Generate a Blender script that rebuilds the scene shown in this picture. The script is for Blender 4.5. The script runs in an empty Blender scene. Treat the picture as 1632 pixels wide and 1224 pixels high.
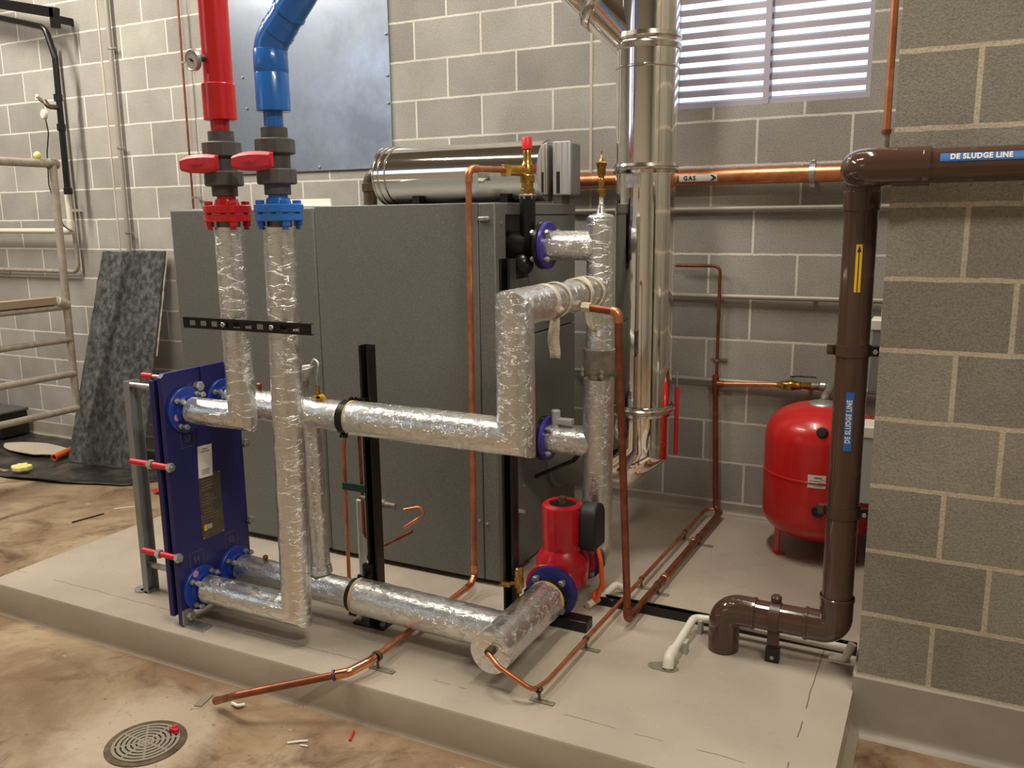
import bpy, math, random
from mathutils import Vector, Matrix, noise
random.seed(7)
C = bpy.context.scene.collection
sc = bpy.context.scene
V = Vector

# ------------------------------------------------------------------ camera
F_PX = 1383.0
cam_d = bpy.data.cameras.new('camera'); cam = bpy.data.objects.new('camera', cam_d); C.objects.link(cam)
cam_d.sensor_width = 36; cam_d.lens = 36 * F_PX / 1632; cam_d.clip_start = .05
yaw, pit, rol = -0.4689, 0.19, -0.0123
fw = V((math.sin(yaw) * math.cos(pit), math.cos(yaw) * math.cos(pit), -math.sin(pit)))
r0 = V((math.cos(yaw), -math.sin(yaw), 0)); u0 = r0.cross(fw)
rr = math.cos(rol) * r0 + math.sin(rol) * u0; uu = -math.sin(rol) * r0 + math.cos(rol) * u0
M = Matrix((rr, uu, -fw)).transposed().to_4x4(); M.translation = (0, -4.605, 1.7685)
cam.matrix_world = M
sc.camera = cam

# ------------------------------------------------------------------ world, lamps, exposure
w = bpy.data.worlds.new('daylight'); sc.world = w; w.use_nodes = True
bg = w.node_tree.nodes['Background']; bg.inputs[0].default_value = (.70, .82, 1, 1); bg.inputs[1].default_value = 1.9
def area(name, loc, target, size, power, col):
    d = bpy.data.lights.new(name, 'AREA'); d.shape = 'RECTANGLE'; d.size, d.size_y = size
    d.energy = power; d.color = col
    o = bpy.data.objects.new(name, d); C.objects.link(o); o.location = loc
    o.rotation_euler = (V(target) - V(loc)).to_track_quat('-Z', 'Y').to_euler()
    return o
WARM = (1, .92, .80)
area('fluorescent_strip', (-6.3, -2.2, 4.85), (-6.0, -1.3, 0), (.2, 2.0), 205, WARM)
area('fluorescent_strip', (-3.6, -2.7, 4.9), (-3.4, -2.3, 0), (1.6, .16), 95, WARM)
area('fluorescent_strip', (-1.2, -1.75, 4.9), (-1.1, -1.75, 0), (1.6, .16), 92, WARM)
area('fluorescent_strip', (1.5, -4.4, 4.9), (.4, -2.4, 0), (1.6, .16), 105, WARM)
sc.view_settings.view_transform = 'Standard'; sc.view_settings.look = 'None'
sc.view_settings.gamma = 1; sc.view_settings.use_curve_mapping = False
sc.view_settings.exposure = 0.0

# ------------------------------------------------------------------ materials
def lin(c):
    return tuple((x / 255 / 12.92 if x <= 10 else ((x / 255 + .055) / 1.055) ** 2.4) for x in c) + (1,)
def new_mat(name):
    m = bpy.data.materials.new(name); m.use_nodes = True
    return m, m.node_tree, m.node_tree.nodes['Principled BSDF']
def mat(name, col, rough=.5, metal=0, col2=None, vs=6, vsharp=(.35, .65), bump=0, bs=60, stretch=None, coat=0, rvar=0, spec=.5, bdist=.01):
    """col -> col2 mottled with noise of scale vs; bump noise of scale bs"""
    m, t, b = new_mat(name); N = t.nodes; L = t.links
    b.inputs['Base Color'].default_value = lin(col); b.inputs['Roughness'].default_value = rough
    b.inputs['Metallic'].default_value = metal; b.inputs['Coat Weight'].default_value = coat
    b.inputs['Specular IOR Level'].default_value = spec
    g = N.new('ShaderNodeNewGeometry'); src = g.outputs['Position']
    if stretch:
        mp = N.new('ShaderNodeMapping'); mp.inputs['Scale'].default_value = stretch; L.new(src, mp.inputs[0]); src = mp.outputs[0]
    if col2:
        n = N.new('ShaderNodeTexNoise'); n.inputs['Scale'].default_value = vs; n.inputs['Detail'].default_value = 6; n.inputs['Roughness'].default_value = .6
        L.new(src, n.inputs['Vector'])
        r = N.new('ShaderNodeMapRange'); r.inputs[1].default_value, r.inputs[2].default_value = vsharp; L.new(n.outputs[0], r.inputs[0])
        mx = N.new('ShaderNodeMix'); mx.data_type = 'RGBA'; mx.inputs[6].default_value = lin(col); mx.inputs[7].default_value = lin(col2)
        L.new(r.outputs[0], mx.inputs[0]); L.new(mx.outputs[2], b.inputs['Base Color'])
        if rvar:
            rr_ = N.new('ShaderNodeMapRange'); rr_.inputs[3].default_value = rough - rvar; rr_.inputs[4].default_value = rough + rvar
            L.new(r.outputs[0], rr_.inputs[0]); L.new(rr_.outputs[0], b.inputs['Roughness'])
    if bump:
        n2 = N.new('ShaderNodeTexNoise'); n2.inputs['Scale'].default_value = bs; n2.inputs['Detail'].default_value = 4; L.new(src, n2.inputs['Vector'])
        bp = N.new('ShaderNodeBump'); bp.inputs['Strength'].default_value = bump; bp.inputs['Distance'].default_value = bdist
        L.new(n2.outputs[0], bp.inputs['Height']); L.new(bp.outputs[0], b.inputs['Normal'])
    return m

def block_mat(name, c1, c2, mortar, offs=.225, x0=1.156, msize=.0062):
    m, t, b = new_mat(name); N = t.nodes; L = t.links
    g = N.new('ShaderNodeNewGeometry'); sx = N.new('ShaderNodeSeparateXYZ'); L.new(g.outputs['Position'], sx.inputs[0])
    sn = N.new('ShaderNodeSeparateXYZ'); L.new(g.outputs['Normal'], sn.inputs[0])
    ab = N.new('ShaderNodeMath'); ab.operation = 'ABSOLUTE'; L.new(sn.outputs[0], ab.inputs[0])
    gt = N.new('ShaderNodeMath'); gt.operation = 'GREATER_THAN'; gt.inputs[1].default_value = .5; L.new(ab.outputs[0], gt.inputs[0])
    mxu = N.new('ShaderNodeMix'); mxu.data_type = 'FLOAT'; L.new(gt.outputs[0], mxu.inputs[0]); L.new(sx.outputs[0], mxu.inputs[2]); L.new(sx.outputs[1], mxu.inputs[3])
    def add(s, v):
        a = N.new('ShaderNodeMath'); a.operation = 'ADD'; a.inputs[1].default_value = v; L.new(s, a.inputs[0]); return a.outputs[0]
    # slight waviness of the joints
    nw = N.new('ShaderNodeTexNoise'); nw.inputs['Scale'].default_value = 14; L.new(g.outputs['Position'], nw.inputs['Vector'])
    mw = N.new('ShaderNodeMapRange'); mw.inputs[3].default_value = -.004; mw.inputs[4].default_value = .004; L.new(nw.outputs[0], mw.inputs[0])
    zz = N.new('ShaderNodeMath'); zz.operation = 'ADD'; L.new(sx.outputs[2], zz.inputs[0]); L.new(mw.outputs[0], zz.inputs[1])
    cb = N.new('ShaderNodeCombineXYZ'); L.new(add(mxu.outputs[0], x0 + 45), cb.inputs[0]); L.new(add(zz.outputs[0], -.215 + .45), cb.inputs[1])
    br = N.new('ShaderNodeTexBrick'); L.new(cb.outputs[0], br.inputs['Vector'])
    br.offset = offs / .45; br.offset_frequency = 2; br.squash = 1
    br.inputs['Scale'].default_value = 1; br.inputs['Brick Width'].default_value = .45; br.inputs['Row Height'].default_value = .225
    br.inputs['Mortar Size'].default_value = msize; br.inputs['Mortar Smooth'].default_value = .12; br.inputs['Bias'].default_value = 0
    br.inputs['Color1'].default_value = lin(c1); br.inputs['Color2'].default_value = lin(c2); br.inputs['Mortar'].default_value = lin(mortar)
    # aggregate speckle and cloudy stains
    n = N.new('ShaderNodeTexNoise'); n.inputs['Scale'].default_value = 150; n.inputs['Detail'].default_value = 3; L.new(g.outputs['Position'], n.inputs['Vector'])
    mr = N.new('ShaderNodeMapRange'); mr.inputs[1].default_value = .3; mr.inputs[2].default_value = .7; mr.inputs[3].default_value = .8; mr.inputs[4].default_value = 1.14; L.new(n.outputs[0], mr.inputs[0])
    n3 = N.new('ShaderNodeTexNoise'); n3.inputs['Scale'].default_value = 3.2; n3.inputs['Detail'].default_value = 5; L.new(g.outputs['Position'], n3.inputs['Vector'])
    m3 = N.new('ShaderNodeMapRange'); m3.inputs[1].default_value = .3; m3.inputs[2].default_value = .7; m3.inputs[3].default_value = .86; m3.inputs[4].default_value = 1.1; L.new(n3.outputs[0], m3.inputs[0])
    pr = N.new('ShaderNodeMath'); pr.operation = 'MULTIPLY'; L.new(mr.outputs[0], pr.inputs[0]); L.new(m3.outputs[0], pr.inputs[1])
    # pits
    vo = N.new('ShaderNodeTexVoronoi'); vo.inputs['Scale'].default_value = 55; vo.inputs['Randomness'].default_value = 1; L.new(g.outputs['Position'], vo.inputs['Vector'])
    pt = N.new('ShaderNodeMapRange'); pt.inputs[1].default_value = .10; pt.inputs[2].default_value = .16; pt.inputs[3].default_value = .72; pt.inputs[4].default_value = 1; L.new(vo.outputs['Distance'], pt.inputs[0])
    pr2 = N.new('ShaderNodeMath'); pr2.operation = 'MULTIPLY'; L.new(pr.outputs[0], pr2.inputs[0]); L.new(pt.outputs[0], pr2.inputs[1])
    mul = N.new('ShaderNodeMix'); mul.data_type = 'RGBA'; mul.blend_type = 'MULTIPLY'; mul.inputs[0].default_value = 1
    L.new(br.outputs['Color'], mul.inputs[6]); L.new(pr2.outputs[0], mul.inputs[7]); L.new(mul.outputs[2], b.inputs['Base Color'])
    hh = N.new('ShaderNodeMath'); hh.operation = 'MULTIPLY_ADD'; hh.inputs[1].default_value = -.35; L.new(br.outputs['Fac'], hh.inputs[0]); L.new(pr2.outputs[0], hh.inputs[2])
    bp = N.new('ShaderNodeBump'); bp.inputs['Strength'].default_value = .5; bp.inputs['Distance'].default_value = .004; L.new(hh.outputs[0], bp.inputs['Height']); L.new(bp.outputs[0], b.inputs['Normal'])
    b.inputs['Roughness'].default_value = .88; b.inputs['Specular IOR Level'].default_value = .25
    return m

def foil_mat(name, col, rough=.27, strength=.55, sc_=38, stretch=(1, 1, 1), seam=True):
    m, t, b = new_mat(name); N = t.nodes; L = t.links
    b.inputs['Base Color'].default_value = lin(col); b.inputs['Metallic'].default_value = .93; b.inputs['Roughness'].default_value = rough
    g = N.new('ShaderNodeNewGeometry'); mp = N.new('ShaderNodeMapping'); mp.inputs['Scale'].default_value = stretch; L.new(g.outputs['Position'], mp.inputs[0])
    n = N.new('ShaderNodeTexNoise'); n.inputs['Scale'].default_value = sc_; n.inputs['Detail'].default_value = 5; n.inputs['Distortion'].default_value = 1.6; L.new(mp.outputs[0], n.inputs['Vector'])
    v = N.new('ShaderNodeTexVoronoi'); v.feature = 'DISTANCE_TO_EDGE'; v.inputs['Scale'].default_value = sc_ * .55; L.new(mp.outputs[0], v.inputs['Vector'])
    # warp the crease cells
    ad = N.new('ShaderNodeVectorMath'); ad.operation = 'MULTIPLY_ADD'; ad.inputs[1].default_value = (.06, .06, .06); L.new(n.outputs['Color'], ad.inputs[0]); L.new(mp.outputs[0], ad.inputs[2]); L.new(ad.outputs[0], v.inputs['Vector'])
    cr = N.new('ShaderNodeMapRange'); cr.inputs[1].default_value = 0; cr.inputs[2].default_value = .035; cr.inputs[3].default_value = .9; cr.inputs[4].default_value = 0; L.new(v.outputs['Distance'], cr.inputs[0])
    sm = N.new('ShaderNodeMath'); sm.operation = 'ADD'; L.new(n.outputs[0], sm.inputs[0]); L.new(cr.outputs[0], sm.inputs[1])
    n5 = N.new('ShaderNodeTexNoise'); n5.inputs['Scale'].default_value = 190; n5.inputs['Detail'].default_value = 2; L.new(g.outputs['Position'], n5.inputs['Vector'])
    s2 = N.new('ShaderNodeMath'); s2.operation = 'MULTIPLY_ADD'; s2.inputs[1].default_value = .42; L.new(n5.outputs[0], s2.inputs[0]); L.new(sm.outputs[0], s2.inputs[2])
    bp = N.new('ShaderNodeBump'); bp.inputs['Strength'].default_value = strength; bp.inputs['Distance'].default_value = .003; L.new(s2.outputs[0], bp.inputs['Height']); L.new(bp.outputs[0], b.inputs['Normal'])
    return m

MT = {}
MT['block'] = block_mat('beige_concrete_block', (152, 149, 143), (174, 171, 163), (222, 217, 207))
MT['block_near'] = block_mat('grey_concrete_block', (138, 133, 121), (152, 147, 133), (196, 183, 160), offs=.145, x0=-.174, msize=.008)
MT['render'] = mat('grey_rendered_skirting', (150, 142, 130), .45, col2=(165, 156, 142), vs=4)
MT['white_plaster'] = mat('plain_wall_paint', (212, 204, 190), .8)
MT['soffit'] = mat('dusty_grey_soffit', (132, 126, 116), .8)
MT['foil'] = foil_mat('aluminium_foil_wrap', (236, 238, 236), .27, .62, 40, (.75, .75, 1.1))
MT['foil_v'] = foil_mat('crumpled_foil_wrap', (236, 238, 236), .25, .6, 24, (.7, .7, 1.9))
MT['foil_s'] = foil_mat('smooth_foil_wrap', (226, 226, 222), .34, .5, 34, (.8, .8, .9))
MT['steel'] = mat('polished_stainless_steel', (246, 242, 236), .07, 1, bump=.04, bs=7, bdist=.02, stretch=(1, 1, .25))
MT['steel_b'] = mat('brushed_steel_band', (220, 214, 205), .16, 1)
MT['galv'] = mat('galvanised_sheet', (200, 206, 216), .32, .9, col2=(150, 160, 174), vs=3.2, rvar=.07, bump=.05, bs=3, bdist=.02)
MT['zinc'] = mat('zinc_plated_metal', (196, 196, 190), .38, .75, col2=(164, 164, 160), vs=40)
MT['galv_tube'] = mat('weathered_galvanised_tube', (158, 148, 134), .55, .35, col2=(182, 172, 156), vs=18)
MT['copper'] = mat('copper_tube', (222, 152, 110), .36, .85, col2=(192, 120, 84), vs=14)
MT['copper_dull'] = mat('tarnished_copper_tube', (158, 96, 70), .42, .75, col2=(124, 72, 52), vs=16)
MT['copper_bright'] = mat('bright_copper_fitting', (235, 160, 120), .2, 1)
MT['brass'] = mat('brass', (206, 168, 92), .28, 1, col2=(160, 122, 60), vs=30)
MT['boiler'] = mat('textured_grey_cabinet_paint', (106, 107, 102), .42, .15, col2=(126, 127, 121), vs=200, vsharp=(.5, .62), bump=.3, bs=300, bdist=.002)
MT['boiler_d'] = mat('dark_grey_cabinet_paint', (92, 93, 88), .45, .2)
MT['black'] = mat('black_painted_steel', (26, 25, 25), .3, .2, bump=.1, bs=30)
MT['black_w'] = mat('worn_black_steel', (28, 27, 26), .35, .2, col2=(150, 150, 145), vs=22, vsharp=(.66, .7))
MT['rubber'] = mat('black_rubber', (24, 23, 23), .5)
MT['navy'] = mat('navy_blue_enamel', (36, 38, 104), .38)
MT['royal'] = mat('royal_blue_enamel', (34, 66, 168), .36)
MT['violet'] = mat('violet_blue_enamel', (58, 46, 140), .34)
MT['red'] = mat('glossy_red_paint', (206, 34, 36), .25, coat=.3)
MT['red_m'] = mat('red_plastic', (206, 38, 48), .4)
MT['red_tank'] = mat('red_enamel', (204, 30, 30), .28, coat=.2)
MT['red_pump'] = mat('crimson_paint', (186, 20, 36), .3, col2=(170, 16, 32), vs=12, coat=.2)
MT['blue'] = mat('glossy_blue_paint', (42, 116, 206), .25, coat=.3)
MT['pvc_grey'] = mat('dark_grey_plastic', (78, 76, 76), .5, col2=(92, 90, 88), vs=14)
MT['pvc_brown'] = mat('glossy_brown_plastic', (76, 54, 44), .12, coat=.4, bump=.04, bs=12)
MT['brown_m'] = mat('brown_plastic_strap', (74, 54, 44), .35)
MT['white_pvc'] = mat('white_plastic_pipe', (222, 216, 200), .4)
MT['light_grey'] = mat('light_grey_plastic', (176, 176, 174), .4)
MT['duct_grey'] = mat('grey_duct_paint', (142, 142, 132), .4, .3)
MT['column'] = mat('dull_zinc_channel', (150, 153, 148), .5, .25)
MT['mid_grey'] = mat('mid_grey_plastic', (120, 120, 118), .4)
MT['conduit'] = mat('grey_conduit', (166, 160, 148), .45, .2)
MT['tan'] = mat('tan_insulation_edge', (206, 178, 130), .7)
MT['cloth'] = mat('off_white_cloth', (214, 204, 182), .85, bump=.5, bs=120)
MT['paper'] = mat('white_paper', (226, 224, 216), .7)
MT['ink'] = mat('black_ink', (28, 26, 26), .6)
MT['inkgrey'] = mat('grey_print', (110, 104, 98), .6)
MT['label_blue'] = mat('blue_label', (36, 104, 178), .4)
MT['yellow'] = mat('yellow_label', (236, 190, 40), .4)
MT['yellow_s'] = mat('pale_yellow_foam', (232, 224, 140), .8, bump=.4, bs=60)
MT['yellow_h'] = mat('yellow_lever', (222, 160, 30), .4)
MT['orange'] = mat('orange_cable', (255, 104, 30), .4)
MT['orange_d'] = mat('orange_plastic', (206, 92, 44), .5)
MT['bronze'] = mat('old_bronze_pipe', (120, 104, 84), .4, .6, col2=(84, 72, 58), vs=18)
MT['iron'] = mat('rusty_grey_iron', (156, 150, 136), .5, .35, col2=(120, 114, 102), vs=20)
MT['board'] = mat('blotchy_dark_board', (52, 52, 51), .36, col2=(104, 108, 108), vs=24, vsharp=(.4, .72), stretch=(1, 1, .8))
MT['mat_dark'] = mat('dark_wet_sheeting', (44, 42, 40), .3, col2=(84, 80, 72), vs=5, vsharp=(.45, .7), bump=.5, bs=6, bdist=.03)
MT['pink'] = mat('pink_sticker', (226, 150, 190), .5)
MT['plate'] = mat('metal_nameplate', (120, 114, 98), .35, .7, col2=(104, 98, 84), vs=30)
MT['green'] = mat('dark_green_plastic', (26, 66, 50), .4)
MT['purple'] = mat('purple_ring', (84, 56, 120), .4)
MT['grate'] = mat('grey_cast_grate', (140, 132, 116), .5, .3)
MT['louvre'] = mat('grey_violet_louvre_paint', (176, 170, 184), .5)
MT['wood'] = mat('scrap_wood', (150, 130, 104), .7)
MT['dialface'] = mat('dial_face', (214, 206, 190), .5)
MT['caulk'] = mat('movement_joint_sealant', (186, 176, 158), .6)

def floor_mat():
    m, t, b = new_mat('stained_screed_floor'); N = t.nodes; L = t.links
    g = N.new('ShaderNodeNewGeometry')
    def nz(s, d, lo, hi, dist=0):
        n = N.new('ShaderNodeTexNoise'); n.inputs['Scale'].default_value = s; n.inputs['Detail'].default_value = d; n.inputs['Distortion'].default_value = dist
        n.inputs['Roughness'].default_value = .65; L.new(g.outputs['Position'], n.inputs['Vector'])
        r = N.new('ShaderNodeMapRange'); r.inputs[1].default_value = lo; r.inputs[2].default_value = hi; L.new(n.outputs[0], r.inputs[0]); return r.outputs[0]
    def mx(f, a, c):
        q = N.new('ShaderNodeMix'); q.data_type = 'RGBA'; L.new(f, q.inputs[0])
        for i, s in ((6, a), (7, c)):
            if isinstance(s, tuple): q.inputs[i].default_value = lin(s)
            else: L.new(s, q.inputs[i])
        return q.outputs[2]
    a = mx(nz(1.5, 7, .4, .62, .4), (128, 102, 76), (168, 148, 120))
    a = mx(nz(3.1, 8, .52, .68, .8), a, (92, 68, 48))
    # pale cement wash with its own ragged outline round the drain
    vs_ = N.new('ShaderNodeVectorMath'); vs_.operation = 'DISTANCE'; vs_.inputs[1].default_value = (-2.42, -2.72, 0); L.new(g.outputs['Position'], vs_.inputs[0])
    ws = N.new('ShaderNodeMath'); ws.operation = 'MULTIPLY_ADD'; ws.inputs[1].default_value = .45; L.new(nz(5, 6, 0, 1), ws.inputs[0]); L.new(vs_.outputs['Value'], ws.inputs[2])
    wm = N.new('ShaderNodeMapRange'); wm.inputs[1].default_value = .40; wm.inputs[2].default_value = .58; wm.inputs[3].default_value = .8; wm.inputs[4].default_value = 0; L.new(ws.outputs[0], wm.inputs[0])
    a = mx(wm.outputs[0], a, (178, 164, 142))
    a = mx(nz(40, 4, .62, .74), a, (96, 76, 58))
    a = mx(nz(14, 3, .69, .74), a, (190, 178, 156))
    # pale washed ring around the drain
    L.new(a, b.inputs['Base Color'])
    rg = N.new('ShaderNodeMapRange'); rg.inputs[3].default_value = .22; rg.inputs[4].default_value = .6; L.new(nz(2.2, 4, .35, .6), rg.inputs[0]); L.new(rg.outputs[0], b.inputs['Roughness'])
    n = N.new('ShaderNodeTexNoise'); n.inputs['Scale'].default_value = 25; n.inputs['Detail'].default_value = 6; L.new(g.outputs['Position'], n.inputs['Vector'])
    bp = N.new('ShaderNodeBump'); bp.inputs['Strength'].default_value = .3; bp.inputs['Distance'].default_value = .006; L.new(n.outputs[0], bp.inputs['Height']); L.new(bp.outputs[0], b.inputs['Normal'])
    return m
MT['floor'] = floor_mat()

def plinth_mat():
    m, t, b = new_mat('grey_epoxy_plinth_paint'); N = t.nodes; L = t.links
    g = N.new('ShaderNodeNewGeometry'); s = N.new('ShaderNodeSeparateXYZ'); L.new(g.outputs['Position'], s.inputs[0])
    n = N.new('ShaderNodeTexNoise'); n.inputs['Scale'].default_value = 2.2; n.inputs['Detail'].default_value = 6; L.new(g.outputs['Position'], n.inputs['Vector'])
    q = N.new('ShaderNodeMix'); q.data_type = 'RGBA'; q.inputs[6].default_value = lin((168, 157, 143)); q.inputs[7].default_value = lin((182, 170, 154))
    mr = N.new('ShaderNodeMapRange'); mr.inputs[1].default_value = .35; mr.inputs[2].default_value = .65; L.new(n.outputs[0], mr.inputs[0]); L.new(mr.outputs[0], q.inputs[0])
    # hairline cracks running parallel to the front and right edges, broken up by noise
    nb = N.new('ShaderNodeTexNoise'); nb.inputs['Scale'].default_value = 9; nb.inputs['Detail'].default_value = 5; L.new(g.outputs['Position'], nb.inputs['Vector'])
    def crack(out, pos, wdt):
        a = N.new('ShaderNodeMath'); a.operation = 'MULTIPLY_ADD'; a.inputs[1].default_value = .02; L.new(nb.outputs[0], a.inputs[0]); L.new(out, a.inputs[2])
        d = N.new('ShaderNodeMath'); d.operation = 'SUBTRACT'; d.inputs[1].default_value = pos + .01; L.new(a.outputs[0], d.inputs[0])
        e = N.new('ShaderNodeMath'); e.operation = 'ABSOLUTE'; L.new(d.outputs[0], e.inputs[0])
        f = N.new('ShaderNodeMath'); f.operation = 'LESS_THAN'; f.inputs[1].default_value = wdt; L.new(e.outputs[0], f.inputs[0]); return f.outputs[0]
    c1 = crack(s.outputs[1], -2.203, .0018); c2 = crack(s.outputs[0], -.327, .0022)
    mxm = N.new('ShaderNodeMath'); mxm.operation = 'MAXIMUM'; L.new(c1, mxm.inputs[0]); L.new(c2, mxm.inputs[1])
    n2 = N.new('ShaderNodeTexNoise'); n2.inputs['Scale'].default_value = 5; L.new(g.outputs['Position'], n2.inputs['Vector'])
    th = N.new('ShaderNodeMath'); th.operation = 'GREATER_THAN'; th.inputs[1].default_value = .44; L.new(n2.outputs[0], th.inputs[0])
    mm = N.new('ShaderNodeMath'); mm.operation = 'MULTIPLY'; L.new(mxm.outputs[0], mm.inputs[0]); L.new(th.outputs[0], mm.inputs[1])
    q2 = N.new('ShaderNodeMix'); q2.data_type = 'RGBA'; q2.inputs[7].default_value = lin((120, 108, 92)); L.new(mm.outputs[0], q2.inputs[0]); L.new(q.outputs[2], q2.inputs[6])
    L.new(q2.outputs[2], b.inputs['Base Color'])
    rg = N.new('ShaderNodeMapRange'); rg.inputs[3].default_value = .2; rg.inputs[4].default_value = .42; L.new(mr.outputs[0], rg.inputs[0]); L.new(rg.outputs[0], b.inputs['Roughness'])
    nn = N.new('ShaderNodeTexNoise'); nn.inputs['Scale'].default_value = 12; nn.inputs['Detail'].default_value = 5; L.new(g.outputs['Position'], nn.inputs['Vector'])
    bp = N.new('ShaderNodeBump'); bp.inputs['Strength'].default_value = .18; bp.inputs['Distance'].default_value = .008; L.new(nn.outputs[0], bp.inputs['Height']); L.new(bp.outputs[0], b.inputs['Normal'])
    return m
MT['plinth'] = plinth_mat()

# ------------------------------------------------------------------ mesh building
def frame(d):
    d = V(d).normalized(); a = V((0, 0, 1)) if abs(d.z) < .9 else V((1, 0, 0))
    u = d.cross(a).normalized(); return u, d.cross(u).normalized(), d
class MB:
    def __init__(s): s.v = []; s.f = []
    def ring(s, pts):
        i = len(s.v); s.v += [V(p) for p in pts]; return list(range(i, i + len(pts)))
    def bridge(s, a, b):
        n = len(a)
        for k in range(n): s.f.append((a[k], a[(k + 1) % n], b[(k + 1) % n], b[k]))
    def cap(s, a, rev=False): s.f.append(tuple(reversed(a)) if rev else tuple(a))
    def lathe(s, o, d, prof, n=28, rot=0, caps=True):
        """prof: list of (distance along d, radius)"""
        u, v, d = frame(d); o = V(o); R = []
        for t, r in prof:
            R.append(s.ring([o + d * t + (u * math.cos(rot + 2 * math.pi * k / n) + v * math.sin(rot + 2 * math.pi * k / n)) * max(r, 1e-5) for k in range(n)]))
        for a, b in zip(R, R[1:]): s.bridge(a, b)
        if caps: s.cap(R[0], True); s.cap(R[-1])
        return s
    def cyl(s, a, b, r, r2=None, n=24, bev=0):
        a, b = V(a), V(b); L = (b - a).length; r2 = r if r2 is None else r2
        if bev: return s.lathe(a, b - a, [(0, r - bev), (bev, r), (L - bev, r2), (L, r2 - bev)], n)
        return s.lathe(a, b - a, [(0, r), (L, r2)], n)
    def hexp(s, a, b, r): return s.cyl(a, b, r, n=6, bev=r * .12)
    def pipe_wall(s, a, b, ro, ri, n=28):
        u, v, d = frame(V(b) - V(a)); R = []
        for o, r in ((V(a), ri), (V(a), ro), (V(b), ro), (V(b), ri)):
            R.append(s.ring([o + (u * math.cos(2 * math.pi * k / n) + v * math.sin(2 * math.pi * k / n)) * r for k in range(n)]))
        for i in range(4): s.bridge(R[i], R[(i + 1) % 4])
        return s
    def box(s, lo, hi, rot=None, piv=None):
        lo, hi = V(lo), V(hi); i = len(s.v)
        P = [V((x, y, z)) for z in (lo.z, hi.z) for y in (lo.y, hi.y) for x in (lo.x, hi.x)]
        if rot is not None:
            c = V(piv) if piv is not None else (lo + hi) / 2
            P = [rot @ (p - c) + c for p in P]
        s.v += P
        for q in ((0, 2, 3, 1), (4, 5, 7, 6), (0, 1, 5, 4), (2, 6, 7, 3), (0, 4, 6, 2), (1, 3, 7, 5)): s.f.append(tuple(i + k for k in q))
        return s
    def quad(s, pts): i = len(s.v); s.v += [V(p) for p in pts]; s.f.append(tuple(range(i, i + len(pts)))); return s
    def prism(s, poly, d):
        """extrude closed polygon (3-D points) along d"""
        d = V(d); a = s.ring(poly); b = s.ring([V(p) + d for p in poly]); s.bridge(a, b); s.cap(a, True); s.cap(b); return s
    def tube(s, pts, r, bend=0, n=20, jit=0, step=.02, seed=0, caps=True, freq=22, arc=8, closed_r=None):
        """pipe along pts; bend = fillet radius (0 = mitred corner); jit = wrinkle depth"""
        P = [V(p) for p in pts]; path = []   # (centre, plane normal, dir)
        k = len(P)
        cur = P[0]
        for i in range(k - 1):
            a, b = P[i], P[i + 1]; d = (b - a).normalized()
            if bend and i < k - 2:
                d2 = (P[i + 2] - b).normalized(); ang = d.angle(d2); t = bend * math.tan(ang / 2)
                t = min(t, (b - a).length * .49 if i > 0 else (b - a).length * .98, (P[i + 2] - b).length * (.49 if i + 2 < k - 1 else .98)); R = t / math.tan(ang / 2) if ang > 1e-4 else bend
                e = b - d * t
            else: e = b; t = 0
            L = (e - cur).length; m = max(1, int(L / step)) if jit else 1
            for j in range(0, m):
                c = cur.lerp(e, j / m)
                if bend == 0 and i > 0 and (c - cur).length < r and j > 0: continue
                if bend == 0 and i < k - 2 and (e - c).length < r and j > 0: continue
                if j == 0 and i > 0: 
                    continue
                path.append((c, d, d))
            if i == k - 2: path.append((e, d, d)); break
            if bend:
                ax = d.cross(d2).normalized(); cen = e + ax.cross(d) * R
                for j in range(0, arc + 1):
                    q = Matrix.Rotation(ang * j / arc, 3, ax)
                    path.append((cen + q @ (e - cen), q @ d, q @ d))
                cur = cen + Matrix.Rotation(ang, 3, ax) @ (e - cen)
            else:
                d2 = (P[i + 2] - b).normalized()
                path.append((b, (d + d2).normalized(), d)); cur = b
        u, v, _ = frame(path[0][2]); pd = path[0][2]; prev = None; first = None
        for idx, (c, nrm, d) in enumerate(path):
            if (pd - d).length > 1e-6:
                q = pd.rotation_difference(d); u = q @ u; v = q @ v; pd = d
            pts_ = []
            for j in range(n):
                th = 2 * math.pi * j / n; off = u * math.cos(th) + v * math.sin(th); rr_ = r
                if jit:
                    qv = (c + off * r) * freq + V((seed, seed * 1.7, 0)); rr_ = r + jit * noise.noise(qv) * 1.6 + jit * .6 * noise.noise(qv * 2.7)
                p = off * rr_
                if (nrm - d).length > 1e-6: p = p - d * (p.dot(nrm) / d.dot(nrm))
                pts_.append(c + p)
            rg = s.ring(pts_)
            if prev: s.bridge(prev, rg)
            else: first = rg
            prev = rg
        if caps: s.cap(first, True); s.cap(prev)
        return s
    def sphere(s, c, r, n=16, sz=1, m=10):
        c = V(c); prof = [(-r * sz * math.cos(math.pi * k / m), r * math.sin(math.pi * k / m)) for k in range(m + 1)]
        return s.lathe(c, (0, 0, 1), prof, n, caps=False)
    def arc_strip(s, c, axis, ref, r, half, lo, hi, thick=.001, n=24):
        """curved label on a cylinder of radius r: centre angle along ref, +-half (radians), between lo..hi along axis"""
        a = V(axis).normalized(); e = V(ref).normalized(); f = a.cross(e); c = V(c); g = []
        for k in range(n + 1):
            th = -half + 2 * half * k / n; dirv = e * math.cos(th) + f * math.sin(th)
            g.append([c + a * lo + dirv * r, c + a * hi + dirv * r, c + a * hi + dirv * (r + thick), c + a * lo + dirv * (r + thick)])
        R = [s.ring(q) for q in g]
        for p, q in zip(R, R[1:]): s.bridge(p, q)
        s.cap(R[0], True); s.cap(R[-1]); return s
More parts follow.
